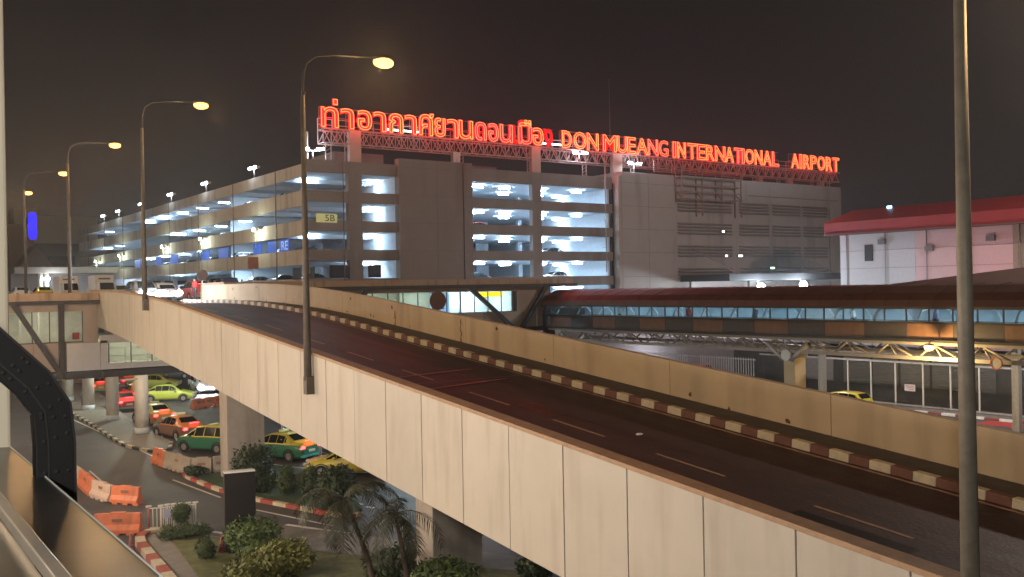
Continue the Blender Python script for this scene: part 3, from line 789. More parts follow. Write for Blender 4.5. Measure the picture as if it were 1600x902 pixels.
m = MB(); m.box(FX-.3, FX+4, -20, 60, 3.3, 3.9); m.build('fascia_board', mat('shop fascia', (.25,.2,.17), .6), rt, world=True)
# mesh fence of light posts
rt = root('post_fence', 'fence of tall pale posts with glass between along the lower street', 'fence', (63.5, 30, 0))
FA = 63.6
for k, px in enumerate((1258, 1291, 1326, 1362, 1400, 1443, 1486, 1531, 1583, 1640, 1700)):
    t_, _ = onX(px, 640, FA)
    m = MB(); m.bar((FA, t_, 0.1), (FA, t_, 3.25), .09); m.build('post', mat('white fence post', (.62,.58,.5), .5), rt, world=True)
m = MB(); m.bar((FA, -15, 3.28), (FA, 54.5, 3.28), .12, .12); m.bar((FA, -15, .18), (FA, 54.5, .18), .1, .12); m.build('rail', galv, rt, world=True)
m = MB(); m.face([(FA+.03, 54, .2), (FA+.03, -15, .2), (FA+.03, -15, 3.2), (FA+.03, 54, 3.2)]); m.build('glass', glassm('fence glass', (.75,.75,.72), .08, .1), rt, world=True)
t_, z_ = onX(1422, 606, FA-.05)
m = MB(); m.box(FA-.09, FA-.06, t_-.42, t_+.42, z_-.24, z_+.24); nb = m.build('notice_board', mat('notice', (.60,.52,.50), .5), rt, world=True)
m = MB()
for k in range(3): m.box(FA-.1, FA-.092, t_-.30, t_+.28-.1*k, z_+.1-.12*k, z_+.14-.12*k)
m.build('notice_print', mat('notice print', (.45,.1,.08), .5), rt, world=True).parent = nb
# bar fence further left
rt = root('bar_fence', 'white vertical bar fence behind the truss, left of the concrete pillar', 'fence', (63.6, 62, 0))
m = MB(); t = 55.2
while t < 80:
    if not (61.5 < t < 63): m.bar((FA, t, .1), (FA, t, 2.9), .035)
    t += .28
m.bar((FA, 55, 2.75), (FA, 80, 2.75), .06); m.bar((FA, 55, .3), (FA, 80, .3), .06)
m.build('bars', mat('white bars', (.5,.5,.52), .5), rt, world=True)
m = MB(); m.box(70, 70.3, 55, 89, 0, 4.0); tag(m.build('yard_wall', mat('yard wall', (.30,.27,.29), .8, var=.15)), 'pinkish grey wall behind the bar fence', 'wall')
m = MB(); t = 52
K2 = []
m = MB(); t = -16; k = 0
while t < 54:
    m.bar((61.6, t, .08), (61.6, t+1.0, .08), .22, .17, m=k % 2); t += 1.0; k += 1
tag(m.build('striped_kerb', [mat('kerb clean white', (.72,.70,.66), .6), mat('kerb wine', (.22,.06,.06), .7)], bevel=.02), 'straight red and white kerb below the fence at the right edge', 'kerb')
m = MB(); m.face([(61.72,-16,.10),(63.4,-16,.10),(63.4,55,.10),(61.72,55,.10)]); tag(m.build('street_pavement', pave), 'grey pavement between kerb and fence', kind='structure')
m = MB(); m.face([(59.4,-16,.005),(61.4,-16,.005),(61.4,33.5,.005),(59.4,33.5,.005)]); tag(m.build('red_lane', mat('red lane paint', (.34,.035,.03), .7, var=.2)), 'red painted strip of the lower street at the right', kind='structure')

# ================================================================== MULTI STOREY CAR PARK
GX0, GX1, GY, GY1 = 38.0, 123.2, 90.0, 200.0
SILL = [7.6, 10.55, 13.5, 16.45, 19.4]
rt = root('car_park', 'large multi storey car park with open lit decks below the red sign', 'car park', (38, 90, 0))
m = MB()
# side facade bands
def side_band(z0, z1): m.box(38.0, 38.22, 90.25, GY1, z0, z1)
for i, s in enumerate(SILL):
    z0 = 0 if i == 0 else SILL[i-1] + 1.42
    side_band(z0, s)
side_band(20.82, 22.05)
m.build('side_parapet', gar_band, rt, world=True)
m = MB()
t = 97.5
while t < 199:
    m = MB(); m.box(37.93, 38.0, t, t+.16, 6, 22.0); t += 13.4
    m.build('drain_pipe', mat('drain pipe', (.14,.11,.09), .6), rt, world=True)
# front: columns, bands
def fx(px, py=400): return onY(px, py, 90)[0]
x_c1, x_b1, x_w0, x_w1 = fx(546), fx(567), fx(623), fx(737)
x_b2, x_b3, x_s0, x_s1 = fx(833), fx(847), fx(958), fx(968)
m = MB()
def fband(xa, xb, y0=90.0, y1=90.22, ztop=None, first=None):
    for i, s in enumerate(SILL):
        z0 = 0 if i == 0 else SILL[i-1] + 1.85
        m.box(xa, xb, y0, y1, z0, s)
    m.box(xa, xb, y0, y1, SILL[-1] + 1.85, ztop or 22.4)
for (xa, xb, zz) in ((38.22, x_c1, 22.5), (x_b1, x_w0, 22.5), (x_w1, x_b2, 22.7), (x_b3, x_s0, 22.7)):
    m = MB(); fband(xa, xb, ztop=zz); m.build('front_parapet', gar_m, rt, world=True)
for (xa, xb, zz) in ((x_c1, x_b1, 22.5), (x_b2, x_b3, 22.7)):
    m = MB(); m.box(xa, xb, 89.95, 90.6, 0, zz); m.build('front_column', gar_m, rt, world=True)
m = MB(); m.box(x_w0, x_w1, 89.6, 90.6, 0, 23.15)
m.build('stair_wall', mat('stair wall', (.24,.195,.17), .85, var=.06, scale=.4, stain=((0.11,0.085,0.07), .35, .5)), rt, world=True)
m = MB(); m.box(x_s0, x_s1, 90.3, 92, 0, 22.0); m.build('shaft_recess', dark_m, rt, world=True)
m = MB(); m.box(x_s1 - .6, x_s1, 89.3, 90.3, 0, 22.9); m.build('corner_fin', gar_band, rt, world=True)
xr0, xr1 = x_s1, GX1
m = MB(); m.box(xr0, xr1, 89.5, 120, 0, 23.45); m.build('clad_wall', gar_wall, rt, world=True, bevel=.05)
m = MB()
for z in (4.6, 7.5, 10.4, 13.4, 16.3, 19.2, 22.1): m.box(xr0 + .1, fx(1050, 350), 89.488, 89.499, z, z + .035)
for k in (2,): x = xr0 + (fx(1050, 350) - xr0) * k / 4; m.box(x, x + .035, 89.486, 89.498, 0, 23.4)
m.build('wall_joints', mat('dark wall joint', (.19,.155,.135), .9), rt, world=True); m = MB()  # joints are thin dark strips laid on the wall face
for z in (7.5, 10.45, 13.4, 16.35, 19.3, 22.2): m.box(x_w0, x_w1, 89.588, 89.599, z, z + .04)
for k in (1.5,): x = x_w0 + (x_w1 - x_w0) * k / 3; m.box(x, x + .04, 89.586, 89.598, 0, 23.1)
m.build('wall_joints', mat('dark wall joint', (.19,.155,.135), .9), rt, world=True)
m = MB(); m.tube([(x_w1 - 1.2, 89.52, 0), (x_w1 - 1.2, 89.52, 23)], .07, 6); m.build('drain_pipe', mat('drain pipe', (.14,.11,.09)), rt, world=True)
m = MB(); m.tube([(x_c1 - .6, 89.9, 8), (x_c1 - .6, 89.9, 22.4)], .05, 6); m.build('drain_pipe', mat('drain pipe', (.14,.11,.09)), rt, world=True)
m = MB(); m.tube([(xr1 - 3, 89.42, 8), (xr1 - 3, 89.42, 20), (xr1 - 14, 89.42, 20.15)], .05, 6); m.build('cable', mat('drain pipe', (.14,.11,.09)), rt, world=True)
# louvres
lv = mat('louvre slat', (.24,.21,.19), .6)
for (pa, pb) in ((1054,1138),(1150,1196),(1202,1245),(1250,1287)):
    a, b = fx(pa, 350), fx(pb, 350)
    m = MB()
    for r in range(4):
        z0 = 18.9 - r * 2.95
        for k in range(4):
            m.box(a, b, 89.40, 89.49, z0 + k*.42, z0 + k*.42 + .17)
            m.face([(a, 89.39, z0+k*.42), (b, 89.39, z0+k*.42), (b, 89.2, z0+k*.42-.1), (a, 89.2, z0+k*.42-.1)])
    m.build('louvre', lv, rt, world=True)
m = MB()
for s, a, b in ((0, 1165, 1305),): m.box(fx(a,310), fx(b,310), 89.42, 89.49, 21.3, 21.42)
m.build('ledge', lv, rt, world=True)
# slabs
m = MB()
for s in SILL + [22.35]:
    m.box(38.3, x_s0, 90.3, GY1, s - 1.09, s - .82)
m.build('floor_slabs', gar_in, rt, world=True)
m = MB()
for s in SILL:
    z0, z1 = s - .82, s + 1.86
    m.box(62 if s else 60, 62.25, 118, GY1, z0, z1)
    m.box(x_w0 + .1, x_w0 + .3, 90.6, 112, z0, z1); m.box(x_w1 - .3, x_w1 - .1, 90.6, 112, z0, z1); m.box(x_s0 - .3, x_s0, 90.6, 118, z0, z1)
    m.box(40, x_s0, 118, 118.2, z0, z1)
    for y in [98, 106, 114] + list(range(122, 199, 8)): m.box(47.5, 48.1, y, y + .5, z0, z1)
    for x in (46, 57, 66, 74): m.box(x, x+.6, 104, 104.6, z0, z1)
    for k in range(3): m.box(fx(760 + k*60, 400), fx(760+k*60, 400) + 2.0, 111 - k, 111.3 - k, z0, z1)
m.build('inner_walls', gar_in, rt, world=True)
# deep beams under slabs
m = MB()
for s in SILL:
    for y in range(96, 200, 8): m.box(38.4, 61.9, y, y + .35, s + 1.40, s + 1.857)
m.build('beams', gar_in, rt, world=True)
# ceiling lamps
cl0 = None; nl = 0
def clamp_(x, y, z, rz=0):
    global cl0, nl
    if cl0 is None:
        mb = MB(); mb.box(-.72, .72, -.09, .09, -.03, .03); cl0 = mb.build('ceiling_lamp', tube_w, rt); o = cl0
    else: o = cl0.copy(); C.objects.link(o); o.parent = rt
    o.location = (x - 38, y - 90, z); o.rotation_euler = (0, 0, rz); nl += 1
for i, s in enumerate(SILL):
    z = s + 1.60
    if i > 0:
        for k in range(11): clamp_(41.0, 95.5 + 9.2*k + (i % 2) * 1.6, z)
    clamp_(fx(600, 300) + .3*i, 94.5, z)
    for xx in ((770, 3.0), (815, 3.4), (792, 8.5), (870, 3.2), (925, 3.0), (905, 8.2), (945, 9.5), (855, 9)):
        clamp_(fx(xx[0], 350), 90 + xx[1], z)
# rooftop parapet inner + stair heads
for b_ in ((44, 50, 96, 102, 22.3, 24.4), (x_w1+3, x_w1+9, 98, 104, 22.3, 24.2)):
    m = MB(); m.box(*b_); m.build('roof_house', gar_m, rt, world=True)
m = MB(); m.box(fx(470,220)+1.5, fx(497,220)-.2, 92, 93, 22.3, 25.6); m.build('sign_cabinet', gar_m, rt, world=True)
# blue parking boards, level sign
blue = emit('blue board', (.012,.08,.48), .6)
for k, y in enumerate((94.9, 98.4, 102.8, 114, 121, 135, 143, 155)):
    m = MB(); m.box(38.28, 38.34, y, y + (2.6 if k < 3 else 3.6), 13.45, 14.75); bb = m.build('blue_board', blue, rt, world=True)
text_mesh('RE', 'letters', -96.9, -95.2, 13.7, 14.6, 38.26, emit('pale blue letters', (.35,.55,1), .8), None, axis='y')
_o = [o for o in C.objects if o.name.startswith('letters')][-1]
for v in _o.data.vertices:
    x, y, z = v.co; v.co = (y - 38, -x - 90, z)
_o.parent = rt
a_, z_ = onY(510, 341, 90)
m = MB(); m.box(a_-1.15, a_+1.1, 89.86, 89.92, z_-.45, z_+.45); sg = m.build('level_sign', emit('yellow level sign', (.75,.72,.30), .3), rt, world=True)
t5 = text_mesh('5B', 'letters', a_-.2, a_+.85, z_-.32, z_+.32, 89.84, dark_m, rt)
if t5: t5.parent = sg
# ground floor shop windows at forecourt level
cy = emit('cyan shop light', (.35,.80,.85), 1.8)
t_, z_ = onX(341, 438, 37.9)
m = MB(); m.box(37.8, 37.9, t_-1.6, t_+1.6, 9.7, 11.1); m.build('shop_sign', cy, rt, world=True)
m = MB(); m.box(37.75, 37.79, t_-1.1, t_+1.1, 10.6, 10.75); m.box(37.75,37.79,t_-1.1,t_-.9,9.95,10.7); m.box(37.75,37.79,t_-.5,t_+.8,10.1,10.25); m.build('shop_mark', dark_m, rt, world=True)
for k, (y, c) in enumerate([(118, (.5,.6,1)), (124, (.8,.45,.7)), (131, (.45,.6,.9)), (139, (.7,.8,1)), (148, (.4,.6,1)), (158,(.6,.7,1))]):
    m = MB(); m.box(37.85, 37.95, y, y + 2.6, 9.2, 10.5); m.build('shop_window', emit('shop glow %d' % k, c, .9), rt, world=True)
# dark ground level windows near the corner
m = MB()
for a, b in ((378,389),(396,405)):
    pass
for (p0, p1) in ((459,470), (486,492)):
    t0, _ = onX(p0, 430, 38); t1, _ = onX(p1, 430, 38)
    m = MB(); m.box(37.9, 37.99, min(t0,t1), max(t0,t1), 10.5, 11.7); m.build('dark_window', dark_m, rt, world=True)
for a, b in ((515,545),(575,595)):
    m = MB(); m.box(fx(a,428), fx(b,428), 89.9, 89.99, 10.6, 11.9); m.build('dark_window', dark_m, rt, world=True)

# roof edge floodlights
def flood(x, y, z, rz, label, power=260):
    rt = root('twin_floodlight', label, 'floodlight', (x, y, z), rz, group='twin white floodlights on the car park roof edge')
    m = MB(); m.tube([(0,0,0),(0,0,1.0)], .05, 6); m.bar((0,-.9,1.0),(0,.9,1.0), .07); m.build('post', galv, rt)
    for s in (-1, 1):
        m = MB(); m.box(-.2, .25, s*.75-.42, s*.75+.42, 1.05, 1.25); h = m.build('lamp_head', galv, rt)
        m = MB(); m.box(-.26, -.205, s*.75-.36, s*.75+.36, 1.02, 1.26); m.build('lens', flood_w, h)
    lamp('lamp_light', rt, (-.6, 0, 1.1), power, COOL, .2)
    return rt
fl = [(397,265),(322,291),(268,311),(222,326),(186,339),(163,346)]
names = ['nearest the corner of the long side', 'second from the corner on the long side', 'third from the corner on the long side', 'behind the second ramp lamp pole', 'fifth from the corner on the long side', 'at the far end of the long side']
for (px, py), n in zip(fl, names):
    t_, z_ = onX(px, py, 38.1)
    flood(38.1, t_, 22.05, 0, 'twin floodlight on the car park roof, ' + n)
a_, z_ = onY(492, 232, 91)
flood(a_, 91.5, 22.6, 1.2, 'twin floodlight at the roof corner under the first sign letter', 500)
for (px, py, n) in ((905,240,'below the letters DON'), (990,256,'below the gap after MUEANG')):
    a_, z_ = onY(px, py, 90.2)
    flood(a_, 90.2, z_ - 1.1, R_(90), 'single bracketed floodlight on the roof front, ' + n, 350)
# wall mounted floods on the side
for i, (px, py) in enumerate(((398,360),(314,374),(254,386),(187,400),(150,409))):
    t_, z_ = onX(px, py, 37.3)
    rt = root('wall_floodlight', ['brightest starry wall floodlight nearest the corner of the car park', 'second wall floodlight on the long side', 'wall floodlight just right of the second lamp pole', 'wall floodlight left of the second lamp pole', 'last wall floodlight at the far end of the long side'][i], 'floodlight', (37.3, t_, z_), group='floodlights on the long side wall of the car park')
    m = MB(); m.bar((.68, 0, -.5), (0, 0, -.05), .08); m.tube([(.1,0,-1.9),(.1,0,-.1)], .05, 6); m.build('bracket', mat('white rib', (.7,.75,.78)), rt)
    m = MB(); m.box(-.1, .3, -.3, .3, -.02, .22); h = m.build('lamp_head', galv, rt)
    m = MB(); m.box(-.16, -.105, -.27, .27, -.1, .2); m.build('lens', flood_g, h)
    lamp('lamp_light', rt, (-.5, 0, -.2), 500, (.86,1,.8), .15)
# canopy on the front at right, with two floods
rt = root('flat_canopy', 'dark flat canopy on stay rods at the foot of the clad wall', 'canopy', (100, 85, 9.4))
ca, cb = onY(1140, 437, 81)[0], onY(1330, 430, 81)[0]
m = MB(); m.box(ca, cb, 81, 89.4, 9.65, 10.5); m.build('slab', dsteel, rt, world=True)
for x in (ca+2.5, cb-2.5):
    m = MB(); m.bar((x, 81.8, 10.5), (x, 89.4, 14.0), .14); m.build('stay_rod', galv, rt, world=True)
for x in (ca+1, (ca+cb)/2, cb-1):
    m = MB(); m.box(x-.2, x+.2, 88.2, 88.6, 0, 9.64); m.build('post', galv, rt, world=True)
for i, (px, py) in enumerate(((1188,450),(1254,446))):
    a_, z_ = onY(px, py, 80.6)
    rt = root('canopy_floodlight', ['left bright white floodlight below the flat canopy', 'right bright white floodlight below the flat canopy'][i], 'floodlight', (a_, 80.6, z_), group='white floodlights under the flat canopy')
    m = MB(); m.bar((0, .4, .9), (0, .1, .05), .08); m.build('bracket', galv, rt)
    m = MB(); m.box(-.35, .35, -.05, .25, -.2, .25); h = m.build('lamp_head', galv, rt)
    m = MB(); m.ball((0, -.12, 0), (.7, .25), .55, 16); m.build('lens', emit('harsh flood lens', (.82,.92,1), 250), h)  # lens ball oversized to stand in for the floodlight's glare
    lamp('lamp_light', rt, (0, -.8, 0), 2600, COOL, .2)
# small lit things on the clad wall
for i, (px, py, w_, c) in enumerate(((1130,362,.5,(1,1,1)),(1135,400,.5,(1,1,1)),(1157,400,.9,(.9,1,.9)),(1207,419,.9,(.4,1,.6)))):
    a_, z_ = onY(px, py, 89.2)
    rt = root('wall_light', ['small white light in the middle of the clad wall', 'tiny white light low on the clad wall', 'short white strip light low on the clad wall', 'green exit light above the flat canopy'][i], 'light', (a_, 89.2, z_))
    m = MB(); m.box(-w_/2, w_/2, 0, .25, -.16, .16); m.build('housing', dsteel, rt)
    m = MB(); m.box(-w_/2+.04, w_/2-.04, -.03, 0, -.12, .12); m.build('lens', emit('wall light %d' % i, c, 5), rt)
# steel gantry on the wall
rt = root('steel_gantry', 'rusty steel maintenance gantry hanging on the wall below the word INTERNATIONAL', 'gantry', (95, 88, 20))
ga, gb = fx(1050, 300), fx(1142, 300)
m = MB()
for z in (20.4, 21.3, 22.2, 23.1):
    for y in (88.2, 89.3): m.bar((ga, y, z), (gb, y, z), .13)
for k in range(4):
    x = ga + (gb-ga)*k/3
    for y in (88.2, 89.3): m.bar((x, y, 18.2 if k in (1, 3) else 20), (x, y, 24.4), .13)
    m.bar((x, 88.2, 22.2), (x, 89.3, 22.2), .1); m.bar((x, 88.2, 20.4), (x, 89.3, 21.3), .1)
m.build('frame', mat('rusty steel', (.24,.17,.13), .7, .0, var=.25, scale=3), rt, world=True)
ga2 = fx(1008, 268)
m = MB(); m.bar((ga2, 88.4, 24.35), (gb+.5, 88.4, 24.2), .14); m.bar((ga2, 88.4, 23.6), (gb+.5, 88.4, 23.6), .12)
for k in range(6): m.bar((ga2 + (gb-ga2)*k/5, 88.4, 23.5), (ga2 + (gb-ga2)*k/5, 88.4, 25), .09)
m.build('guard_rail', mat('neon tinted rail', (.45,.12,.09), .5), rt, world=True)  # red neon glow of the sign is put into the rail colour
m = MB(); m.box(ga, gb, 88.1, 89.4, 23.2, 23.3); m.build('deck_plate', galv, rt, world=True)
m = MB(); a_ = onY(953, 200, 94)[0]; m.tube([(a_, 94, 22.4), (a_, 94, 36)], [.07, .025], 6)
tag(m.build('antenna_mast', polem), 'thin antenna mast rising behind the sign between DON and MUEANG', 'mast')
m = MB(); a_ = fx(940, 300); m.tube([(a_, 89.3, 11), (a_, 89.3, 24.2)], .08, 6); m.bar((a_-1, 89.3, 24.2), (a_+1, 89.3, 24.2), .12); m.bar((a_, 89.3, 14), (a_, 90, 14), .06); m.bar((a_, 89.3, 22.2), (a_, 90, 22.2), .06)
tag(m.build('vent_pipe', galv), 'thin grey T shaped pipe standing on the car park front', 'pipe')

# ================================================================== ROOFTOP SIGN
SY = 90.9
rt = root('rooftop_sign', 'giant red neon airport sign in Thai and English on a roof truss', 'sign', (38, SY, 22.5))
ZB, ZT = 26.05, 28.05
def sx_(px, py): return onY(px, py, SY)[0]
def base_py(px): return 195 + (px - 503) * (263 - 195) / (1310 - 503)
core = emit('neon orange', (1.0, .27, .07), 2.9)
core2 = emit('neon dim orange', (1.0, .24, .12), 2.6)
redf = emit('red glow face', (1.0, .008, .014), 1.05)
redf2 = emit('dim red face', (.75, .006, .008), .6)
TH = [('ท',502,528,2),('า',533,552,2),('อ',559,580,2),('า',584,602,2),('ก',608,629,2),('า',633,650,2),('ศ',655,677,2),('ย',679,695,2),('า',699,715,2),('น',717,738,2),
      ('ด',742,759,1),('อ',763,778,1),('น',781,800,1),('เ',802,807,0),('ม',810,830,1),('อ',832,848,2),('ง',850,863,0)]
EN = [('D',878,892,2),('O',896,915,2),('N',917,934,2),('M',942,962,2),('U',964,979,2),('E',980,992,2),('A',994,1011,2),('N',1012,1027,0),('G',1029,1043,0),
      ('I',1051,1055,2),('N',1058,1070,2),('T',1074,1087,2),('E',1089,1101,2),('R',1103,1115,2),('N',1117,1132,2),('A',1133,1145,2),('T',1147,1158,1),('I',1159,1162,1),('O',1164,1177,2),('N',1179,1190,2),('A',1192,1204,2),('L',1206,1216,1),
      ('A',1236,1247,2),('I',1249,1252,2),('R',1255,1264,2),('P',1266,1275,2),('O',1277,1288,2),('R',1290,1299,2),('T',1301,1310,2)]
GL = [(c, a, b, ZB, ZT + (.35 if c == 'ศ' else 0), s) for c, a, b, s in TH] + [('\u0e48',521,527,ZT+.35,ZT+.85,2), ('\u0e37',811,829,ZT+.15,ZT+.78,2)] + [(c, a, b, ZB, ZT, s) for c, a, b, s in EN]
dirty = mat('letter back tray', (.12, .02, .02), .6)
for (c, a, b, z0, z1, s) in GL:
    py = base_py((a + b) / 2)
    xa, xb = sx_(a, py), sx_(b, py)
    f = text_mesh(c, 'letter', xa - .08, xb + .08, z0 - .08, z1 + .08, SY, redf if s else redf2, rt, extrude=0.05, font_offset=.035)
    if f is None: continue
    if s or c in 'NG':
        o = text_mesh(c, 'neon_tube', xa, xb, z0, z1, SY - .12, core if s == 2 else core2, rt, outline=True, bevel=.034 if s == 2 else .028)
        o.parent = f
    # backing mesh tray behind each letter
tr = MB()
# red mesh trays behind the words
for (a, b) in ((500,866),(876,936),(940,1045),(1049,1218),(1234,1312)):
    xa, xb = sx_(a, base_py(a)), sx_(b, base_py(b))
    for z in (ZB - .05, ZB + 1.0, ZT + .02): tr.bar((xa, SY + .25, z), (xb, SY + .25, z), .06)
    x = xa
    while x < xb: tr.bar((x, SY + .25, ZB - .4), (x, SY + .25, ZT), .05); x += 1.5
tr.build('letter_rack', mat('letter rack', (.35,.22,.20), .6), rt, world=True)
x0s, x1s = sx_(505, 200), sx_(1312, 265)
zt, zb = 25.85, 24.45
m = MB(); 
for px in (515, 560, 610, 660, 705, 750, 795, 840, 890, 930, 975, 1020, 1065, 1110, 1155, 1200, 1250, 1295):
    lamp('neon_light', rt, (sx_(px, base_py(px)) - 38, -.6, ZB + 1.0 - 22.5), 330, (1.0, .02, .025), .5)
steelp = mat('sign truss', (.38,.30,.28), .6, .1, var=.15, scale=3)
for y in (SY, SY + 1.4):
    for z in (zt, zb): m.bar((x0s, y, z), (x1s, y, z), .13)
    x = x0s; k = 0
    while x < x1s - 1.2:
        m.bar((x, y, zb), (x, y, zt), .08); m.bar((x, y, zb), (x + .75, y, zt), .08); m.bar((x + .75, y, zt), (x + 1.5, y, zb), .08); x += 1.5; k += 1
x = x0s
while x < x1s: m.bar((x, SY, zb), (x, SY + 1.4, zb), .07); m.bar((x, SY, zt), (x, SY + 1.4, zt), .07); x += 3
m.build('truss', steelp, rt, world=True)
def spost(px, wpx, mat_, name='post'):
    x = sx_(px, 240); m = MB(); w2 = wpx / 2
    m.box(x - w2, x + w2, SY - .1, SY + .5, 22.3, zb + (1.4 if wpx > 1.0 else 0)); m.build(name, mat_, rt, world=True)
for px, wd in ((555,1.3),(713,.9),(837,1.3),(964,1.5),(1187,1.0),(1234,1.0),(1283,1.0)): spost(px, wd, gar_band if wd > 1 else galv)
m = MB()
for px in (515, 545, 722, 829, 915, 990, 1180, 1218, 1160, 1270, 1296):
    x = sx_(px, 240)
    for dx in (-.3, .3): m.bar((x+dx, SY+.3, 22.3), (x+dx, SY+.3, zb), .09)
    z = 22.4
    while z < zb - .3: m.bar((x-.3, SY+.3, z), (x+.3, SY+.3, z+.35), .05); z += .4
m.build('lattice_legs', steelp, rt, world=True)
# handrail and strip lights on the truss catwalk
m = MB()
for z in (26.5, 27.1): m.bar((x0s, SY+1.4, z), (x1s, SY+1.4, z), .06)
x = x0s
while x < x1s: m.bar((x, SY+1.4, zt), (x, SY+1.4, 27.1), .06); x += 1.6
m.build('catwalk_rail', mat('pale rail', (.5,.5,.5), .5), rt, world=True)
for px in (640, 875):
    x = sx_(px, 225); m = MB(); m.box(x-2.0, x+2.0, SY+1.1, SY+1.2, 26.5, 26.62); m.build('strip_light', emit('catwalk strip', (.85,.95,1), 14), rt, world=True)

# ================================================================== RED ROOFED TERMINAL AT RIGHT
rt = root('terminal_building', 'terminal with a broad bright red roof edge and pink and grey walls', 'terminal', (100, 40, 0))
def tx(px, py=400): return onX(px, py, 100)[0]
y1, y2, y3 = tx(1313), tx(1430), tx(1583)
m = MB(); m.box(100, 100.4, y2 + .0, y1, 0, 14.9); m.build('grey_wall', mat('grey wall', (.42,.42,.44), .7, var=.06), rt, world=True)
m = MB(); m.box(100, 100.4, y3, y2 - .02, 0, 14.9); m.build('pink_wall', mat('pink wall', (.50,.35,.36), .7, var=.05), rt, world=True)
m = MB(); m.box(100, 100.4, -30, y3 - .02, 0, 14.9); m.build('tan_wall', mat('tan wall', (.25,.21,.16), .7), rt, world=True)
m = MB(); m.face([(98.4,y1+1,15.0),(98.4,-30,15.0),(98.2,-30,16.4),(98.2,y1+1,16.4)]); m.face([(98.2,y1+1,16.4),(98.2,-30,16.4),(104,-30,18.2),(104,y1+1,18.2)]); m.face([(98.4,y1+1,14.98),(100.5,y1+1,14.98),(100.5,-30,14.98),(98.4,-30,14.98)])
m.face([(98.4,y1+1,15.0),(98.2,y1+1,16.4),(104,y1+1,18.2),(104,y1+1,15.0)])
m.build('roof', mat('bright red roof', (.27,.016,.02), .5, var=.12, scale=1), rt, world=True)
for (pa, pb, za, zb_) in ((1351,1364,383,408),(1495,1503,384,413)):
    ta, z_a = onX(pa, za, 99.95); tb, z_b = onX(pb, zb_, 99.95)
    m = MB(); m.box(99.9, 99.98, min(ta,tb), max(ta,tb), z_b, z_a); m.build('window', dark_m, rt, world=True)
for k in range(9):
    y = y1 - 1.0 - k * 5.2
    m = MB(); m.tube([(99.9, y, 0), (99.9, y, 14.9)], .06, 6); m.build('downpipe', mat('grey pipe', (.25,.23,.23), .6), rt, world=True)
m = MB()
for z in (10.8, 12.9): m.box(99.975, 99.995, y3, y1, z, z + .04)
m.build('wall_seams', mat('dark wall joint', (.09,.075,.065)), rt, world=True)
m = MB(); m.box(98.1, 98.3, -30, y1 + 1, 14.86, 15.02); m.build('gutter', mat('gutter', (.12,.05,.05), .5), rt, world=True)
for k, (px, py) in enumerate(((1378, 378), (1452, 388), (1548, 372))):
    t_, z_ = onX(px, py, 99.8); m = MB(); m.box(99.6, 99.98, t_ - .45, t_ + .45, z_ - .3, z_ + .3); m.build('vent_box', mat('vent box', (.12,.11,.11), .6), rt, world=True)
ta, za_ = onX(1390, 323, 103.5)
m = MB(); m.box(103.4,103.5,ta-.3,ta+.3,17.9,18.3); m.build('roof_light', emit('roof blue light', (.3,.7,1), 8), rt, world=True)
for (px, py, pw, col) in ((1370, 430, 800, (.75,.88,1)), (1500, 425, 850, (1,.60,.62))):  # unseen lamps assumed behind the walkway to light the terminal walls
    t_, z_ = onX(px, py, 94)
    rt2 = root('assumed_yard_lamp', 'assumed lamp lighting the ' + ('grey' if px < 1400 else 'pink') + ' terminal wall from behind the walkway roof', 'lamp', (93, t_, 8.2), group='assumed lamps below the terminal wall')
    m = MB(); m.tube([(0,0,-8.2),(0,0,0)], .07, 8); m.build('pole', galv, rt2)
    m = MB(); m.box(-.3,.3,-.2,.2,0,.15); m.build('lamp_head', galv, rt2)
    lamp('lamp_light', rt2, (0,0,.5), pw, col, .3)

# ================================================================== FAR BUILDINGS AT LEFT
def bx(px, py, t): return onY(px, py, t)
rt = root('office_building', 'big plain building with a pale upper wall far left behind the lamps', 'building', bx(100, 440, 260) [:1] + (260, 0))
a0, zt_ = bx(51, 337, 260); a1, zb_ = bx(153, 382, 260)
m = MB(); m.box(a0, a1, 260, 275, zb_, zt_); m.build('pale_wall', mat('pale green wall', (.50,.50,.38), .8, var=.05, scale=.05), rt, world=True)
b0, bt = bx(10, 352, 262); b1, _ = bx(51, 352, 262)
m = MB(); m.box(b0, a0 - .05, 258, 275, 0, bt); m.build('brown_wall', mat('brown wall', (.30,.20,.15), .8), rt, world=True)
c0, ct = bx(30, 327, 268); c1, _ = bx(77, 327, 268)
m = MB(); m.box(c0, c1, 276, 285, 0, ct+1); m.build('roof_block', mat('roof block', (.36,.32,.26), .8), rt, world=True)
m = MB(); m.box(a0, a1+25, 256, 259, 0, zb_-.1); m.build('lower_wall', mat('lower grey wall', (.13,.115,.105), .8), rt, world=True)
d0, dt = bx(82, 399, 250); d1, db = bx(124, 413, 250)
m = MB(); m.box(d0, d1, 255.7, 255.9, db, dt); m.build('window_band', dark_m, rt, world=True)
m = MB(); h0, _ = bx(28, 420, 240); h1, _ = bx(85, 420, 240); hz0 = bx(50, 418, 240)[1]; hz1 = bx(50, 384, 240)[1]
m.v += [(h0,240,0),(h1,240,0),(h1,240,hz0),((h0+h1)/2,240,hz1),(h0,240,hz0),(h0,250,0),(h1,250,0),(h1,250,hz0),((h0+h1)/2,250,hz1),(h0,250,hz0)]
for f in ((0,1,2,3,4),(9,8,7,6,5),(1,6,7,2),(2,7,8,3),(3,8,9,4),(4,9,5,0)): m.f.append(f); m.m.append(0); m.sm.append(False)
tag(m.build('gabled_house', mat('gable house', (.26,.18,.14), .8)), 'brown gabled building in front of the pale office wall', 'building')
rt = root('porch_building', 'low white building with two lit pillars beside the parked trucks', 'building', (bx(60, 440, 170)[0], 170, 0))
p0, pz = bx(20, 428, 170); p1, _ = bx(96, 428, 170)
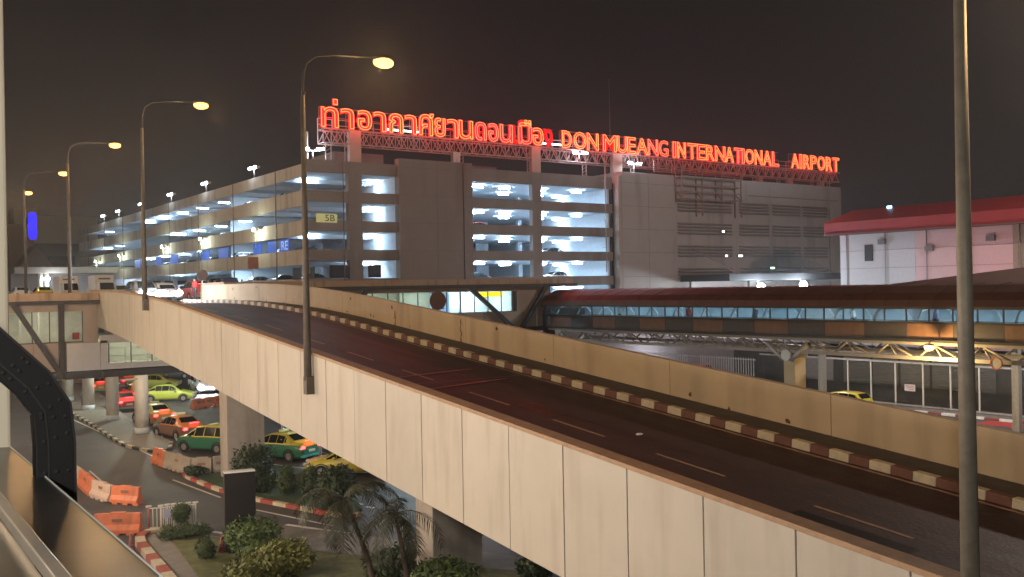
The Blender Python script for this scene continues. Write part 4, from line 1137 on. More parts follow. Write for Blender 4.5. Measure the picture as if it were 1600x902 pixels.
m = MB(); m.box(p0, p1+14, 172, 178, 0, pz); m.build('wall', mat('porch wall', (.28,.26,.27), .7, var=.1, scale=.3), rt, world=True)
m = MB(); m.box(p0, p1+14, 168, 179, pz, pz+1.0); m.build('roof', mat('porch roof', (.30,.26,.23), .7), rt, world=True)
for px in (63, 73):
    x = bx(px, 430, 169)[0]; m = MB(); m.tube([(x,169,8.7),(x,169,pz)], .35, 12); m.build('pillar', mat('white column', (.60,.56,.50)), rt, world=True)
lamp('lamp_light', rt, (2, -3, pz - 1.2), 700, (.85,.95,1), .3)
m = MB(); x = bx(73, 434, 168)[0]; m.box(x-.4,x+.4,167.8,168,pz-1.1,pz-.7); m.build('porch_lamp', flood_w, rt, world=True)
# blue lit banner added by the fourth lamp pole for a stray blue mark
t4 = 85.5; zz = onX(51, 355, 12.2)[1]
rt = root('blue_blob', 'small bright blue rounded banner added beside the far lamp pole', 'blob', (12.0, onX(51, 355, 12.0)[0], zz))
m = MB(); pts = [(.3*math.cos(a) , (.75 if math.sin(a) > 0 else -.75) + .3*math.sin(a)) for a in [2*math.pi*k/20 for k in range(20)]]
i = 0
n = len(pts); m.v += [(p[0], 0, p[1]) for p in pts] + [(p[0], .06, p[1]) for p in pts]; m.f += [tuple(range(n)), tuple(range(2*n-1, n-1, -1))]; m.m += [0,0]; m.sm += [False,False]
for k in range(n): m.f.append((k, k+n, (k+1) % n + n, (k+1) % n)); m.m.append(0); m.sm.append(False)
m.build('panel', emit('blue banner', (.0,.0,1.0), 1.0), rt)
m = MB(); m.bar((0,.03,.9),(.3,.03,.9),.05); m.bar((0,.03,-.9),(.3,.03,-.9),.05); m.build('bracket', galv, rt)

# ================================================================== VEHICLES
tyre_m = mat('tyre', (.02,.02,.02), .8); rim_m = mat('rim', (.45,.45,.45), .35, .8)
cglass = mat('car glass', (.008,.010,.011), .10, 0, var=.05, spec=.12)
tail_on = emit('tail lamp lit', (1.0, .03, .03), 14); tail_off = mat('tail lamp', (.35,.02,.02), .3)
head_on = emit('head lamp lit', (.9,.95,1), 300); head_off = mat('head lamp', (.6,.6,.6), .2)
plate_m = mat('number plate', (.6,.6,.45), .5)
def paint(name, c): return mat(name, c, .28, 0, var=.04, coat=.6)
# station: x, zbot, zbelt, ztop, half width low, half width belt, half width top
SEDAN = [(-2.22,.38,.78,.86,.62,.66,.55),(-2.12,.26,.90,1.00,.78,.80,.66),(-1.75,.22,.95,1.06,.84,.86,.68),(-1.45,.22,.95,1.12,.85,.87,.66),(-.95,.22,.94,1.42,.86,.88,.58),(-.4,.22,.93,1.48,.86,.88,.58),
         (.2,.22,.92,1.46,.86,.88,.58),(.62,.22,.90,1.30,.86,.88,.62),(1.12,.22,.88,.98,.85,.87,.70),(1.6,.22,.82,.88,.84,.84,.66),(2.0,.24,.72,.78,.80,.78,.60),(2.22,.34,.58,.64,.60,.62,.48)]
HATCH = [(-2.0,.36,.85,1.05,.66,.72,.60),(-1.95,.26,.95,1.20,.80,.82,.64),(-1.6,.22,.96,1.52,.84,.86,.62),(-1.0,.22,.96,1.60,.86,.88,.62),(-.2,.22,.95,1.60,.86,.88,.62),(.5,.22,.92,1.50,.86,.88,.62),(1.15,.22,.92,1.04,.85,.87,.72),(1.7,.22,.86,.92,.82,.82,.64),(2.05,.3,.62,.68,.64,.66,.5)]
VAN = [(-2.35,.34,1.0,1.7,.78,.82,.72),(-2.3,.26,1.05,1.88,.84,.86,.74),(-1.2,.22,1.06,1.95,.86,.88,.76),(.4,.22,1.05,1.93,.86,.88,.74),(1.15,.22,1.02,1.6,.86,.88,.74),(1.75,.22,1.0,1.14,.85,.86,.76),(2.2,.26,.86,.92,.80,.80,.66),(2.35,.34,.6,.66,.62,.64,.5)]
def car(label, loc, rz, low, up=None, shape=SEDAN, tails=False, heads=False, roofsign=None, group=None, wheels=True, cat='car', name='parked_car', hatch=False):
    up = up or low
    rt = root(name, label, cat, loc, rz, group)
    st = shape; body = MB(); gl = MB()
    rings = []
    for (x, zb, zl, zt, wl, wb, wt) in st:
        rings.append([(x, -wl*.92, zb), (x, -wl, zb+.14), (x, -wb, (zb+zl)/2+.05), (x, -wb*.97, zl), (x, -wt, zt-.03), (x, -wt*.75, zt), (x, wt*.75, zt), (x, wt, zt-.03), (x, wb*.97, zl), (x, wb, (zb+zl)/2+.05), (x, wl, zb+.14), (x, wl*.92, zb)])
    n = 12
    cab = [k for k, s in enumerate(st) if s[3] - s[2] > .28]
    for k, r in enumerate(rings): body.v += r
    for k in range(len(rings) - 1):
        for j in range(n):
            j2 = (j + 1) % n
            f = (k*n + j, (k+1)*n + j, (k+1)*n + j2, k*n + j2)
            mi = 0 if j in (0, 1, 2, 8, 9, 10, 11) else 1
            body.f.append(f[::-1]); body.m.append(mi); body.sm.append(True)
    body.f.append(tuple(range(n))); body.m.append(0); body.sm.append(False)
    body.f.append(tuple((len(rings)-1)*n + j for j in reversed(range(n)))); body.m.append(0); body.sm.append(False)
    body.build('body', [low, up], rt)
    # glass: side windows, windscreen, rear window, set just proud of the shell
    def P(k, j, o=.012):
        x, y, z = rings[k][j]; return Vector((x, y + (o if y > 0 else -o) * (abs(y) > .3), z + o * .5))
    def quad(a, b, c, d, s=.12):
        # a, b lower edge; c, d upper edge: narrow pillars, deeper sills
        a2, b2, c2, d2 = a.lerp(d, s), b.lerp(c, s), c.lerp(b, s), d.lerp(a, s)
        e = .035
        return [a2.lerp(b2, e), b2.lerp(a2, e), c2.lerp(d2, e), d2.lerp(c2, e)]
    gobj = []
    for sgn in (3, 7):
        g = MB()
        for k in range(cab[0] - 1, cab[-1] + 1):
            a, b, c, d = P(k, sgn), P(k+1, sgn), P(k+1, sgn+1), P(k, sgn+1)
            if k == cab[0] - 1 or k == cab[-1]:
                q = quad(a, b, c, d, .22)
            else: q = quad(a, b, c, d, .10)
            g.face(q)
        g.build('side_window', cglass, rt)
    k = cab[-1]
    g = MB(); g.face(quad(P(k,4), P(k+1,4), P(k+1,7), P(k,7), .1)); 
    for q in g.v: pass
    g.v = [(x + .02, y, z + .03) for x, y, z in g.v]; g.build('windscreen', cglass, rt)
    k = cab[0]
    g = MB(); g.face(quad(P(k,4), P(k-1,4), P(k-1,7), P(k,7), .1)); g.v = [(x - .02, y, z + .03) for x, y, z in g.v]; g.build('rear_window', cglass, rt)
    xf, xr = st[-1][0], st[0][0]
    for wx in (xf*.62, xr*.60):
        for s in (-1, 1):
            m = MB(); m.tube([(wx, s*.66, .32), (wx, s*.875, .32)], .32, 18); wobj = m.build('wheel', tyre_m, rt)
            m = MB(); m.tube([(wx, s*.80, .32), (wx, s*.885, .32)], .19, 10); m.build('rim', rim_m, wobj)
            m = MB()
            for q in range(9):
                a0, a1 = math.pi*q/9 - .15, math.pi*(q+1)/9 + .0
                r = .39
                m.bar((wx + r*math.cos(a0), s*.875, .32 + r*math.sin(a0)), (wx + r*math.cos(a1+.15), s*.875, .32 + r*math.sin(a1+.15)), .04, .035)
            m.build('wheel_arch', dark_m, rt)
    zt = st[1][2]
    for s in (-1, 1):
        m = MB(); m.ball((xr + .07, s*.60, zt - .1), (.09, .19), .11, 10); m.build('tail_light', tail_on if tails else tail_off, rt)
        m = MB(); m.ball((xf - .06, s*.56, .66), (.24 if heads else .15, .24 if heads else .17), .20 if heads else .09, 10); m.build('headlight', head_on if heads else head_off, rt)  # lit headlights swollen beyond lamp size to stand in for glare
        m = MB(); m.ball((.72 if shape is SEDAN else .7, s*.97, .98), (.09, .10), .07, 8); m.build('mirror', low, rt)
    m = MB(); m.box(xr - .03, xr - .005, -.24, .24, .55, .68); m.build('plate', plate_m, rt)
    for b_ in ((xr-.06, xr+.1, -.78, .78, .30, .40), (xf-.12, xf+.03, -.6, .6, .30, .40)):
        m = MB(); m.box(*b_); m.build('bumper', dark_m if not tails else mat('teal bumper', (.05,.35,.27), .4), rt)
    if tails: 
        m = MB(); m.box(xr+.12, xr+.16, -.3, .3, st[1][3]+.12, st[1][3]+.16); m.build('brake_bar', tail_on, rt)
    if roofsign:
        m = MB(); m.box(-.32, -.12, -.32, .32, 1.50, 1.64); m.build('taxi_sign', roofsign, rt, bevel=.03)
    if hatch:
        m = MB(); m.bar((xr+.45, -.0, 1.08), (xr+.05, 0, 1.85), 1.3, .05, up=(1,0,0)); m.build('open_boot_lid', up, rt)
    return rt
yel = paint('taxi yellow', (.62,.52,.06)); grn = paint('taxi green', (.03,.16,.09)); lime = paint('taxi lime', (.55,.60,.10)); org = paint('taxi orange', (.60,.20,.05)); brn = paint('taxi brown', (.16,.08,.05))
redp = paint('taxi red', (.55,.03,.03)); whp = paint('white paint', (.62,.62,.62)); blk_p = paint('black car paint', (.015,.015,.02)); grp = paint('grey car paint', (.18,.19,.21)); bup = paint('blue car paint', (.04,.07,.18)); pnk = paint('taxi pink', (.55,.10,.25)); teal = paint('taxi teal', (.04,.30,.24))
sgn_m = mat('taxi roof sign', (.7,.65,.3), .5)
Q = R_(90)  # heading along +y (away up the street)
def at(px, py): x, y = gz(px, py); return (x, y, 0)
TG = 'taxis queuing below the ramp'
car('green and yellow taxi at the head of the queue beside the pier', at(330,705), Q + R_(30), grn, yel, HATCH, tails=True, roofsign=sgn_m, group=TG, cat='taxi', name='taxi')
car('orange and brown taxi with teal bumper, second in the queue', at(280,684), Q + R_(10), brn, org, SEDAN, tails=True, roofsign=sgn_m, group=TG, cat='taxi', name='taxi')
car('orange taxi with yellow roof and green bumper, third in the queue', at(240,662), Q + R_(6), org, yel, SEDAN, tails=True, roofsign=sgn_m, group=TG, cat='taxi', name='taxi')
car('red taxi seen between the two nearest round columns', at(192,640), Q, redp, redp, SEDAN, tails=True, group=TG, cat='taxi', name='taxi')
car('orange taxi with glowing tail lights between the third and second columns', at(150,613), Q, org, org, SEDAN, tails=True, group=TG, cat='taxi', name='taxi')
car('red taxi at the far end of the queue behind the columns', at(120,600), Q, redp, redp, HATCH, tails=True, group=TG, cat='taxi', name='taxi')
car('bright lime taxi parked side on with its boot being loaded', at(264,627), R_(-28), lime, lime, SEDAN, roofsign=None, group='taxis parked across the street', cat='taxi', name='taxi')
car('yellow taxi half hidden beyond the bright lime taxi', at(245,608), R_(-30), lime, yel, SEDAN, tails=False, group='taxis parked across the street', cat='taxi', name='taxi')
car('pink taxi between the columns and the lime taxi', at(225,598), R_(-20), pnk, pnk, SEDAN, group='taxis parked across the street', cat='taxi', name='taxi')
car('small yellow taxi farthest up the street under the footbridge', at(240,590), R_(150), yel, yel, HATCH, group='taxis parked across the street', cat='taxi', name='taxi')
car('dark green taxi parked beyond the round columns', at(188,596), R_(-40), grn, yel, HATCH, group='taxis parked across the street', cat='taxi', name='taxi')
car('black car parked among the taxis beyond the columns', at(160,590), R_(-40), blk_p, blk_p, SEDAN, group='taxis parked across the street', cat='car')
car('white van with headlights on coming down the street beside the ramp', at(316,613), -Q - R_(6), whp, whp, VAN, heads=True, cat='van', name='van')
car('yellow and green taxi under the pale canopy between the shrubs', at(440,716), Q + R_(25), grn, yel, SEDAN, tails=True, roofsign=sgn_m, cat='taxi', name='taxi')
car('yellow taxi standing just beyond the grass island by the canopy posts', at(548,741), R_(150), yel, yel, SEDAN, cat='taxi', name='taxi')
car('blue car parked in the blue lit bay behind the canopy posts', at(560,705), R_(100), bup, bup, SEDAN, cat='car')
MORE = [((214,625), Q, redp, org, SEDAN, True, 'red and orange taxi in the second lane beside the nearest column'), ((176,607), Q, redp, redp, HATCH, True, 'red hatchback taxi in the second lane between the columns'), ((195,600), Q, org, yel, SEDAN, True, 'orange and yellow taxi in the second lane farther up'), ((140,597), Q, redp, redp, SEDAN, True, 'small red taxi between the far columns'),
 ((96,597), Q, redp, redp, HATCH, True, 'red taxi left of all the round columns'), ((206,590), R_(160), yel, lime, SEDAN, False, 'yellow taxi far up the street right of the third column'),
 ((222,584), R_(150), grn, yel, SEDAN, False, 'small green taxi far under the upper road'), ((178,586), R_(100), org, org, HATCH, True, 'orange hatchback taxi far under the upper road'), ((148,584), Q, redp, redp, SEDAN, True, 'red saloon taxi far under the footbridge'),
 ((268,592), R_(165), grp, grp, SEDAN, False, 'grey car beyond the lime taxi'), ((118,584), Q, yel, yel, HATCH, True, 'yellow hatchback taxi far left under the footbridge')]
for (pp_, rz_, lo_, up_, sh_, tl_, lab_) in MORE:
    car(lab_, at(*pp_), rz_, lo_, up_, sh_, tails=tl_, group='taxis far up the lower street', cat='taxi', name='taxi')
# upper road
def up(x, t): return (x, t, deck(t) + .01)
c1 = car('car on the upper road with dazzling headlights facing the viewer', up(17.4, 70.0), -Q, grp, grp, HATCH, heads=True, cat='car', name='car')
lamp('headlight_beam', c1, (2.7, 0, .8), 1600, (.9,.95,1), .3)
c2 = car('second car on the upper road with white headlights', up(20.6, 76.5), -Q, whp, whp, SEDAN, heads=True, cat='car', name='car')
car('red car seen from behind leaving along the upper road', up(23.6, 78.5), Q, redp, redp, HATCH, tails=True, cat='car', name='car')
for i, (x, t, p, sh, lab, rz) in enumerate([(27.5, 84, bup, VAN, 'dark blue van at the car park entrance', Q), (30.5, 92, whp, SEDAN, 'white saloon by the car park entrance', Q), (33, 101, grp, HATCH, 'grey hatchback along the foot of the car park', Q), (24.5, 108, whp, HATCH, 'white hatchback on the upper road beyond the entrance', -Q), (33, 113, blk_p, SEDAN, 'black saloon along the foot of the car park', Q), (26, 124, grp, VAN, 'grey van far along the upper road', -Q)]):
    car(lab, up(x, t), rz, p, p, sh, cat='van' if sh is VAN else 'car', group='cars waiting on the upper forecourt')
def truck(label, x, t):
    rt = root('box_truck', label, 'truck', up(x, t), -Q, 'white box trucks on the upper road')
    m = MB(); m.box(-3.2, 1.3, -1.1, 1.1, .9, 3.3); m.build('cargo_box', whp, rt, bevel=.04)
    m = MB(); m.v += [(1.4,-1,.5),(3,-1,.5),(3,-1,1.4),(2.5,-.95,2.4),(1.4,-.95,2.4),(1.4,1,.5),(3,1,.5),(3,1,1.4),(2.5,.95,2.4),(1.4,.95,2.4)]
    for f in ((0,1,2,3,4),(9,8,7,6,5),(1,6,7,2),(2,7,8,3),(3,8,9,4),(4,9,5,0),(0,5,6,1)): m.f.append(f); m.m.append(0); m.sm.append(False)
    m.build('cab', whp, rt)
    m = MB(); m.face([(2.99,-.85,1.45),(2.99,.85,1.45),(2.55,.82,2.32),(2.55,-.82,2.32)]); m.v = [(a+.03,b,c) for a,b,c in m.v]; m.build('windscreen', cglass, rt)
    m = MB(); m.box(-3.2, 1.4, -.5, .5, .5, .9); m.build('chassis', dark_m, rt)
    for wx in (-2.2, 2.1):
        for s in (-1, 1):
            m = MB(); m.tube([(wx, s*.7, .42), (wx, s*1.02, .42)], .42, 16); m.build('wheel', tyre_m, rt)
    for s in (-1, 1):
        m = MB(); m.box(3.0, 3.03, s*.75-.14, s*.75+.14, .8, 1.0); m.build('headlight', head_off, rt)
    m = MB(); m.box(1.31, 1.34, -.7, .7, 2.75, 2.95); m.build('name_board', mat('truck board', (.1,.1,.1), .5), rt); rt.scale = (.72,)*3
t_, _ = onX(146, 450, 19.5); truck('white box truck parked at the right end of the footbridge roof', 20, 95)
truck('white box truck left of the other one behind the thin lamp pole', 17.5, 98)
car('white pickup like car parked at the left behind the blue banner pole', up(15, 108), Q, whp, whp, SEDAN, cat='car')
car('orange taxi parked between the blue banner pole and the trucks', up(17, 108), Q, org, yel, SEDAN, cat='taxi', name='taxi')
# cars on the decks of the car park
rng = random.Random(5)
proto = None
cols_ = [grp, blk_p, whp, bup]
kinds = []
for i, p in enumerate(cols_):
    kinds.append((['grey','black','white','dark blue'][i], p))
slots = [(4, 100.5), (4, 112), (4, 131), (3, 110), (3, 124), (3, 146), (2, 97.5), (2, 106), (2, 116), (2, 128), (2, 139), (2, 150), (1, 96.0), (1, 104), (1, 112), (1, 120)]
first = {}
fl_n = {4: 'top covered', 3: 'second highest', 2: 'third highest', 1: 'lowest visible'}
seen_ = {}
for (lv_, y) in slots:
    kname, p = kinds[rng.randrange(4)]
    seen_[lv_] = seen_.get(lv_, 0) + 1
    lab = '%s car on the %s deck of the long side, number %s from the corner' % (kname, fl_n[lv_], ['zero','one','two','three','four','five','six'][seen_[lv_]])
    lab = lab.replace(', number one from the corner', ', nearest the corner').replace('number ', '')
    z = SILL[lv_] - .815
    if kname not in first:
        first[kname] = car(lab, (41.6, y, z), R_(0), p, p, SEDAN if kname != 'white' else HATCH, cat='car', group='cars parked in the car park')
    else: place(first[kname], (41.6, y, z), 0, lab, False)
for (px, row, dy, p, nm) in ((785, 3, 5, redp, 'red'), (900, 2, 4.5, grp, 'grey'), (775, 1, 4, blk_p, 'black'), (905, 1, 4, whp, 'white')):
    car(nm + ' car on the front decks, ' + {3:'second level from the top',2:'third level from the top',1:'lowest level'}[row] + (' of the left bay' if px < 840 else ' of the right bay'), (fx(px), 90 + dy, SILL[row] - .815), 0, p, p, SEDAN, cat='car', group='cars parked in the car park')
# vehicles beyond the truss on the right
car('dark red car behind the bar fence beneath the walkway truss', (67.5, 66, 0.01), R_(90), redp, redp, HATCH, cat='car')
car('silver car behind the bar fence beneath the walkway truss', (66.8, 73, 0.01), R_(90), grp, grp, SEDAN, heads=True, cat='car')
x_, y_ = 57.5, onX(1316, 633, 57.5)[0]
car('yellow taxi whose roof just shows over the ramp wall', (57.5, y_, .01), R_(90), yel, yel, HATCH, cat='taxi', name='taxi')

# ================================================================== PEOPLE (skinned figures)
def person(label, loc, rz, pose, shirt, trousers, group=None, scale=1.0):
    J, E_, Rr = {}, [], {}
    P = dict(pelvis=(0,0,.95), belly=(0,0,1.12), chest=(0,0,1.34), neck=(0,0,1.50), head=(0.01,0,1.60), crown=(.01,0,1.72),
             shl=(0,.19,1.42), ell=(.02,.24,1.14), wrl=(.12,.22,.90), hal=(.16,.21,.82), shr=(0,-.19,1.42), elr=(.02,-.24,1.14), wrr=(.12,-.22,.90), har=(.16,-.21,.82),
             hil=(0,.10,.90), knl=(.03,.11,.50), anl=(-.03,.11,.09), tol=(.12,.12,.05), hir=(0,-.10,.90), knr=(.03,-.11,.50), anr=(-.03,-.11,.09), tor=(.12,-.12,.05))
    P.update(pose)
    R0 = dict(pelvis=.15,belly=.135,chest=.16,neck=.06,head=.10,crown=.085,shl=.075,ell=.048,wrl=.034,hal=.04,shr=.075,elr=.048,wrr=.034,har=.04,hil=.10,knl=.065,anl=.048,tol=.04,hir=.10,knr=.065,anr=.048,tor=.04)
    names_ = list(P)
    edges = [('pelvis','belly'),('belly','chest'),('chest','neck'),('neck','head'),('head','crown'),('chest','shl'),('shl','ell'),('ell','wrl'),('wrl','hal'),('chest','shr'),('shr','elr'),('elr','wrr'),('wrr','har'),('pelvis','hil'),('hil','knl'),('knl','anl'),('anl','tol'),('pelvis','hir'),('hir','knr'),('knr','anr'),('anr','tor')]
    me = bpy.data.meshes.new('body'); me.from_pydata([P[k] for k in names_], [(names_.index(a), names_.index(b)) for a, b in edges], [])
    o = bpy.data.objects.new('body', me); C.objects.link(o)
    sk = o.modifiers.new('skin', 'SKIN')
    if not me.skin_vertices: me.attributes.new  # layer is made by the modifier on evaluation
    try:
        if len(me.skin_vertices) == 0:
            bm = bmesh.new(); bm.from_mesh(me); bm.verts.layers.skin.verify(); bm.to_mesh(me); bm.free()
        for i, k in enumerate(names_):
            sv = me.skin_vertices[0].data[i]; sv.radius = (R0[k], R0[k]); sv.use_root = (k == 'pelvis')
    except Exception as ex: print('skin', ex)
    ss = o.modifiers.new('sub', 'SUBSURF'); ss.levels = 1; ss.render_levels = 1
    bpy.context.view_layer.update()
    dg = bpy.context.evaluated_depsgraph_get()
    m2 = bpy.data.meshes.new_from_object(o.evaluated_get(dg))
    bpy.data.objects.remove(o)
    skin = mat('skin', (.36,.2,.13), .6)
    hair = mat('hair', (.015,.012,.01), .6); shoe = mat('shoes', (.03,.03,.03), .6)
    m2.materials.clear()
    for mm in (skin, shirt, trousers, hair, shoe): m2.materials.append(mm)
    ch, nk, pv = Vector(P['chest']), Vector(P['neck']), Vector(P['pelvis'])
    for p in m2.polygons:
        c = p.center; best = min(names_, key=lambda k: (Vector(P[k]) - c).length / (R0[k] + .03))
        if best in ('head', 'neck'): p.material_index = 0
        elif best == 'crown': p.material_index = 3
        elif best in ('chest','belly','shl','shr','ell','elr'): p.material_index = 1
        elif best in ('wrl','wrr','hal','har'): p.material_index = 0
        elif best in ('tol','tor'): p.material_index = 4
        else: p.material_index = 2
        p.use_smooth = True
    ob = bpy.data.objects.new('person', m2); C.objects.link(ob)
    ob.location = loc; ob.rotation_euler = (0, 0, rz); ob.scale = (scale,)*3
    tag(ob, label, 'person', group); return ob
lb = mat('light blue shirt', (.25,.30,.55), .8); dk = mat('dark trousers', (.03,.03,.04), .8); rd = mat('red shirt', (.5,.04,.04), .8); ws = mat('white shirt', (.6,.6,.6), .8)
bend = dict(belly=(.08,0,1.10), chest=(.28,0,1.24), neck=(.42,0,1.30), head=(.50,0,1.34), crown=(.60,0,1.40), shl=(.30,.19,1.28), ell=(.46,.22,1.05), wrl=(.66,.18,.96), hal=(.73,.17,.94), shr=(.30,-.19,1.28), elr=(.46,-.22,1.05), wrr=(.66,-.18,.96), har=(.73,-.17,.94))
person('person in a light blue shirt bending over the boot of the lime taxi', at(222,637), R_(-5), bend, lb, dk)
walk = dict(knl=(.18,.11,.52), anl=(.20,.11,.10), tol=(.34,.12,.07), knr=(-.05,-.11,.50), anr=(-.28,-.11,.14), tor=(-.16,-.12,.05))
person('person in a red shirt standing where the far ramp wall ends', up(20.9, 69.5), R_(200), {}, rd, dk)
person('person in dark clothes by the car park entrance', up(26, 81), R_(120), walk, blk_p and dk, dk)
person('person in a white shirt by the car park entrance', up(28.0, 80), R_(10), {}, ws, dk)
person('person walking along the kerb by the paved island between the columns', at(132,640), R_(90), walk, mat('grey shirt', (.2,.2,.2), .8), dk)

for i, (t, sh_, rz_) in enumerate(((58, ws, Q), (50.5, rd, -Q), (44.2, dk, Q), (36.5, ws, -Q), (31, lb, Q), (24, rd, Q))):
    person(['person in white near the far end of the red roofed walkway', 'person in red walking in the far half of the walkway', 'dark dressed person inside the walkway above the pillar', 'person in white in the middle of the walkway windows', 'person in a blue shirt inside the walkway above the shutters', 'person in red inside the walkway beside the near pole'][i], (51.2, t, Z_p0 + .12), rz_, walk, sh_, dk, scale=.95)
# ================================================================== BARRIERS, CONES, FENCE, SIGNBOARD
bo = mat('barrier orange', (.62,.17,.07), .5, var=.12, scale=3, stain=((.2,.1,.06), 3, .4)); bw = mat('barrier white', (.52,.38,.30), .55, var=.15, scale=3); bc = mat('barrier concrete', (.32,.27,.22), .8, var=.15, scale=2, bump=.2)
def barrier(p, q, m_, label, group, h=.85, w=.5):
    a = Vector((*gz(*p), 0)); b = Vector((*gz(*q), 0)); d = b - a; L = d.length; rz = math.atan2(d.y, d.x)
    rt = root('road_barrier', label, 'barrier', tuple((a + b) / 2), rz, group)
    m = MB(); hl = L/2 - .02
    prof = [(-w/2, .08), (-w/2, .22), (-w*.26, .40), (-w*.18, h), (w*.18, h), (w*.26, .40), (w/2, .22), (w/2, .08)]
    n = len(prof)
    for x in (-hl, hl): m.v += [(x, y, z) for y, z in prof]
    for j in range(n): m.f.append((j, (j+1) % n, n + (j+1) % n, n + j)); m.m.append(0); m.sm.append(False)
    m.f += [tuple(reversed(range(n))), tuple(range(n, 2*n))]; m.m += [0,0]; m.sm += [False,False]
    k = -hl + .15
    while k < hl - .2: m.box(k, k + .3, -w/2, w/2, 0, .09); k += .55
    m.build('shell', m_, rt, bevel=.02)
    m = MB(); m.box(-.28, .28, -w*.19, w*.19, h - .02, h + .04)
    m.build('filler_cap', m_, rt, bevel=.015)
    m = MB()
    for s in (-1, 1): m.box(-.2, .2, s*(w*.24) - .012, s*(w*.24) + .012, .50, .62)
    m.build('recess', mat('barrier recess', (.25,.12,.08), .7), rt)
    return rt
G1 = 'plastic barriers chained along the lane left of the street'
ch = [(104,742),(127,758),(147,776),(176,786),(220,789)]
for i, (p, q) in enumerate(zip(ch, ch[1:])):
    barrier(p, q, [bw, bo, bw, bo][i], ['whitish barrier touching the bent black frame', 'orange barrier, second of the curved chain near the black frame', 'dirty white barrier in the curved chain beside its orange end', 'orange end barrier of the curved chain in the lane'][i], G1, h=.78, w=.5)
barrier((148,836),(222,834), bo, 'bright orange barrier lying alone above the garden kerb', 'plastic barriers by the garden', h=.82, w=.5)
G2 = 'barriers between taxi queue and street'
ch = [(242,722),(260,730),(300,742),(332,741),(352,738)]
for i, (p, q) in enumerate(zip(ch, ch[1:])):
    barrier(p, q, [bo, bc, bc, bc][i], ['orange barrier at the tip of the paved island', 'long grey barrier next to the orange one below the green taxi', 'grey barrier below the green taxi', 'grey barrier end piece against the pier'][i], G2)
G3 = 'orange barriers in front of the white van'
ch = [(300,641),(318,638),(333,636),(347,634)]
for i, (p, q) in enumerate(zip(ch, ch[1:])):
    barrier(p, q, bo, ['left barrier of the three below the white van', 'middle barrier of the three below the white van', 'right barrier of the three below the white van, at the pier'][i], G3, h=.8)
# white post fence with a sign
rt = root('barrier_fence', 'white barred fence with red end posts and a lilac notice beside the garden', 'fence', (*gz(270, 832), 0))
m1, m2_, m3 = MB(), MB(), MB()
fp = [(233,833),(252,832),(262,830),(272,829),(284,828),(295,827),(306,826)]
for i, (px, py) in enumerate(fp):
    x, y = gz(px, py); (m2_ if i in (0,) else m1).tube([(x,y,0),(x,y,1.02)], .035, 8)
    (m1).box(x-.10, x+.10, y-.05, y+.05, 1.0, 1.06)
for a_, b_ in zip(fp, fp[1:]):
    A_, B2 = Vector((*gz(*a_), 0)), Vector((*gz(*b_), 0))
    for k in range(3):
        c = A_.lerp(B2, k/3); m3.tube([c + Vector((0,0,.2)), c + Vector((0,0,.95))], .018, 6)
    for z in (.2, .95): m1.bar(A_ + Vector((0,0,z)), B2 + Vector((0,0,z)), .035)
wpost = mat('white fence paint', (.68,.62,.55), .5)
m1.build('post', wpost, rt, world=True); m3.build('bars', wpost, rt, world=True); m2_.build('red_post', mat('red post', (.35,.04,.03), .5), rt, world=True)
A_, B2 = Vector((*gz(256,832),0)), Vector((*gz(284,828),0)); d = (B2-A_).normalized(); nn = Vector((d.y,-d.x,0))*.06
m = MB(); m.face([A_+nn+Vector((0,0,.55)), B2+nn+Vector((0,0,.55)), B2+nn+Vector((0,0,.9)), A_+nn+Vector((0,0,.9))]); m.bar(A_+nn*.6+Vector((0,0,.72)), B2+nn*.6+Vector((0,0,.72)), .02, .36)
m.build('notice', mat('lilac notice', (.50,.48,.62), .5), rt, world=True)
def cone(p, label, h=.75):
    rt = root('traffic_cone', label, 'cone', (*gz(*p), 0))
    m = MB(); m.tube([(0,0,.04),(0,0,h)], [.17,.03], 14); m.build('cone_body', mat('dark cone', (.20,.06,.04), .6), rt)
    m = MB(); m.box(-.22,.22,-.22,.22,0,.04); m.build('base', mat('cone base', (.08,.04,.03), .8), rt)
    m = MB(); m.tube([(0,0,h*.5),(0,0,h*.66)], [.105,.075], 14); m.build('band', mat('cone band', (.35,.3,.28), .5), rt)
cone((205,868), 'dark reddish cone beside the chunky curved kerb'); cone((347,870), 'dark cone leaning on nothing beside the black signboard foot')
# black signboard
x0, y0 = gz(352, 872); x1, y1_ = gz(400, 866)
rt = root('signboard', 'tall black signboard with a thin white top edge in the garden', 'signboard', ((x0+x1)/2, (y0+y1_)/2, 0))
A_, B2 = Vector((x0,y0,0)), Vector((x1,y1_,0)); d = (B2-A_).normalized(); n_ = Vector((-d.y,d.x,0))*.16
m = MB(); m.prism([tuple((A_-n_)[:2]), tuple((B2-n_)[:2]), tuple((B2+n_)[:2]), tuple((A_+n_)[:2])], .25, 2.95); m.build('panel', mat('black panel', (.012,.011,.012), .35), rt, world=True, bevel=.01)
m = MB(); m.prism([tuple((A_-n_*1.1)[:2]), tuple((B2-n_*1.1)[:2]), tuple((B2+n_*1.1)[:2]), tuple((A_+n_*1.1)[:2])], 2.955, 3.0); m.build('top_trim', mat('white trim', (.7,.7,.68), .4), rt, world=True)
m = MB(); m.prism([tuple((A_-n_*.8+d*.1)[:2]), tuple((B2-n_*.8-d*.1)[:2]), tuple((B2+n_*.8-d*.1)[:2]), tuple((A_+n_*.8+d*.1)[:2])], 0, .25); m.build('plinth', dark_m, rt, world=True)
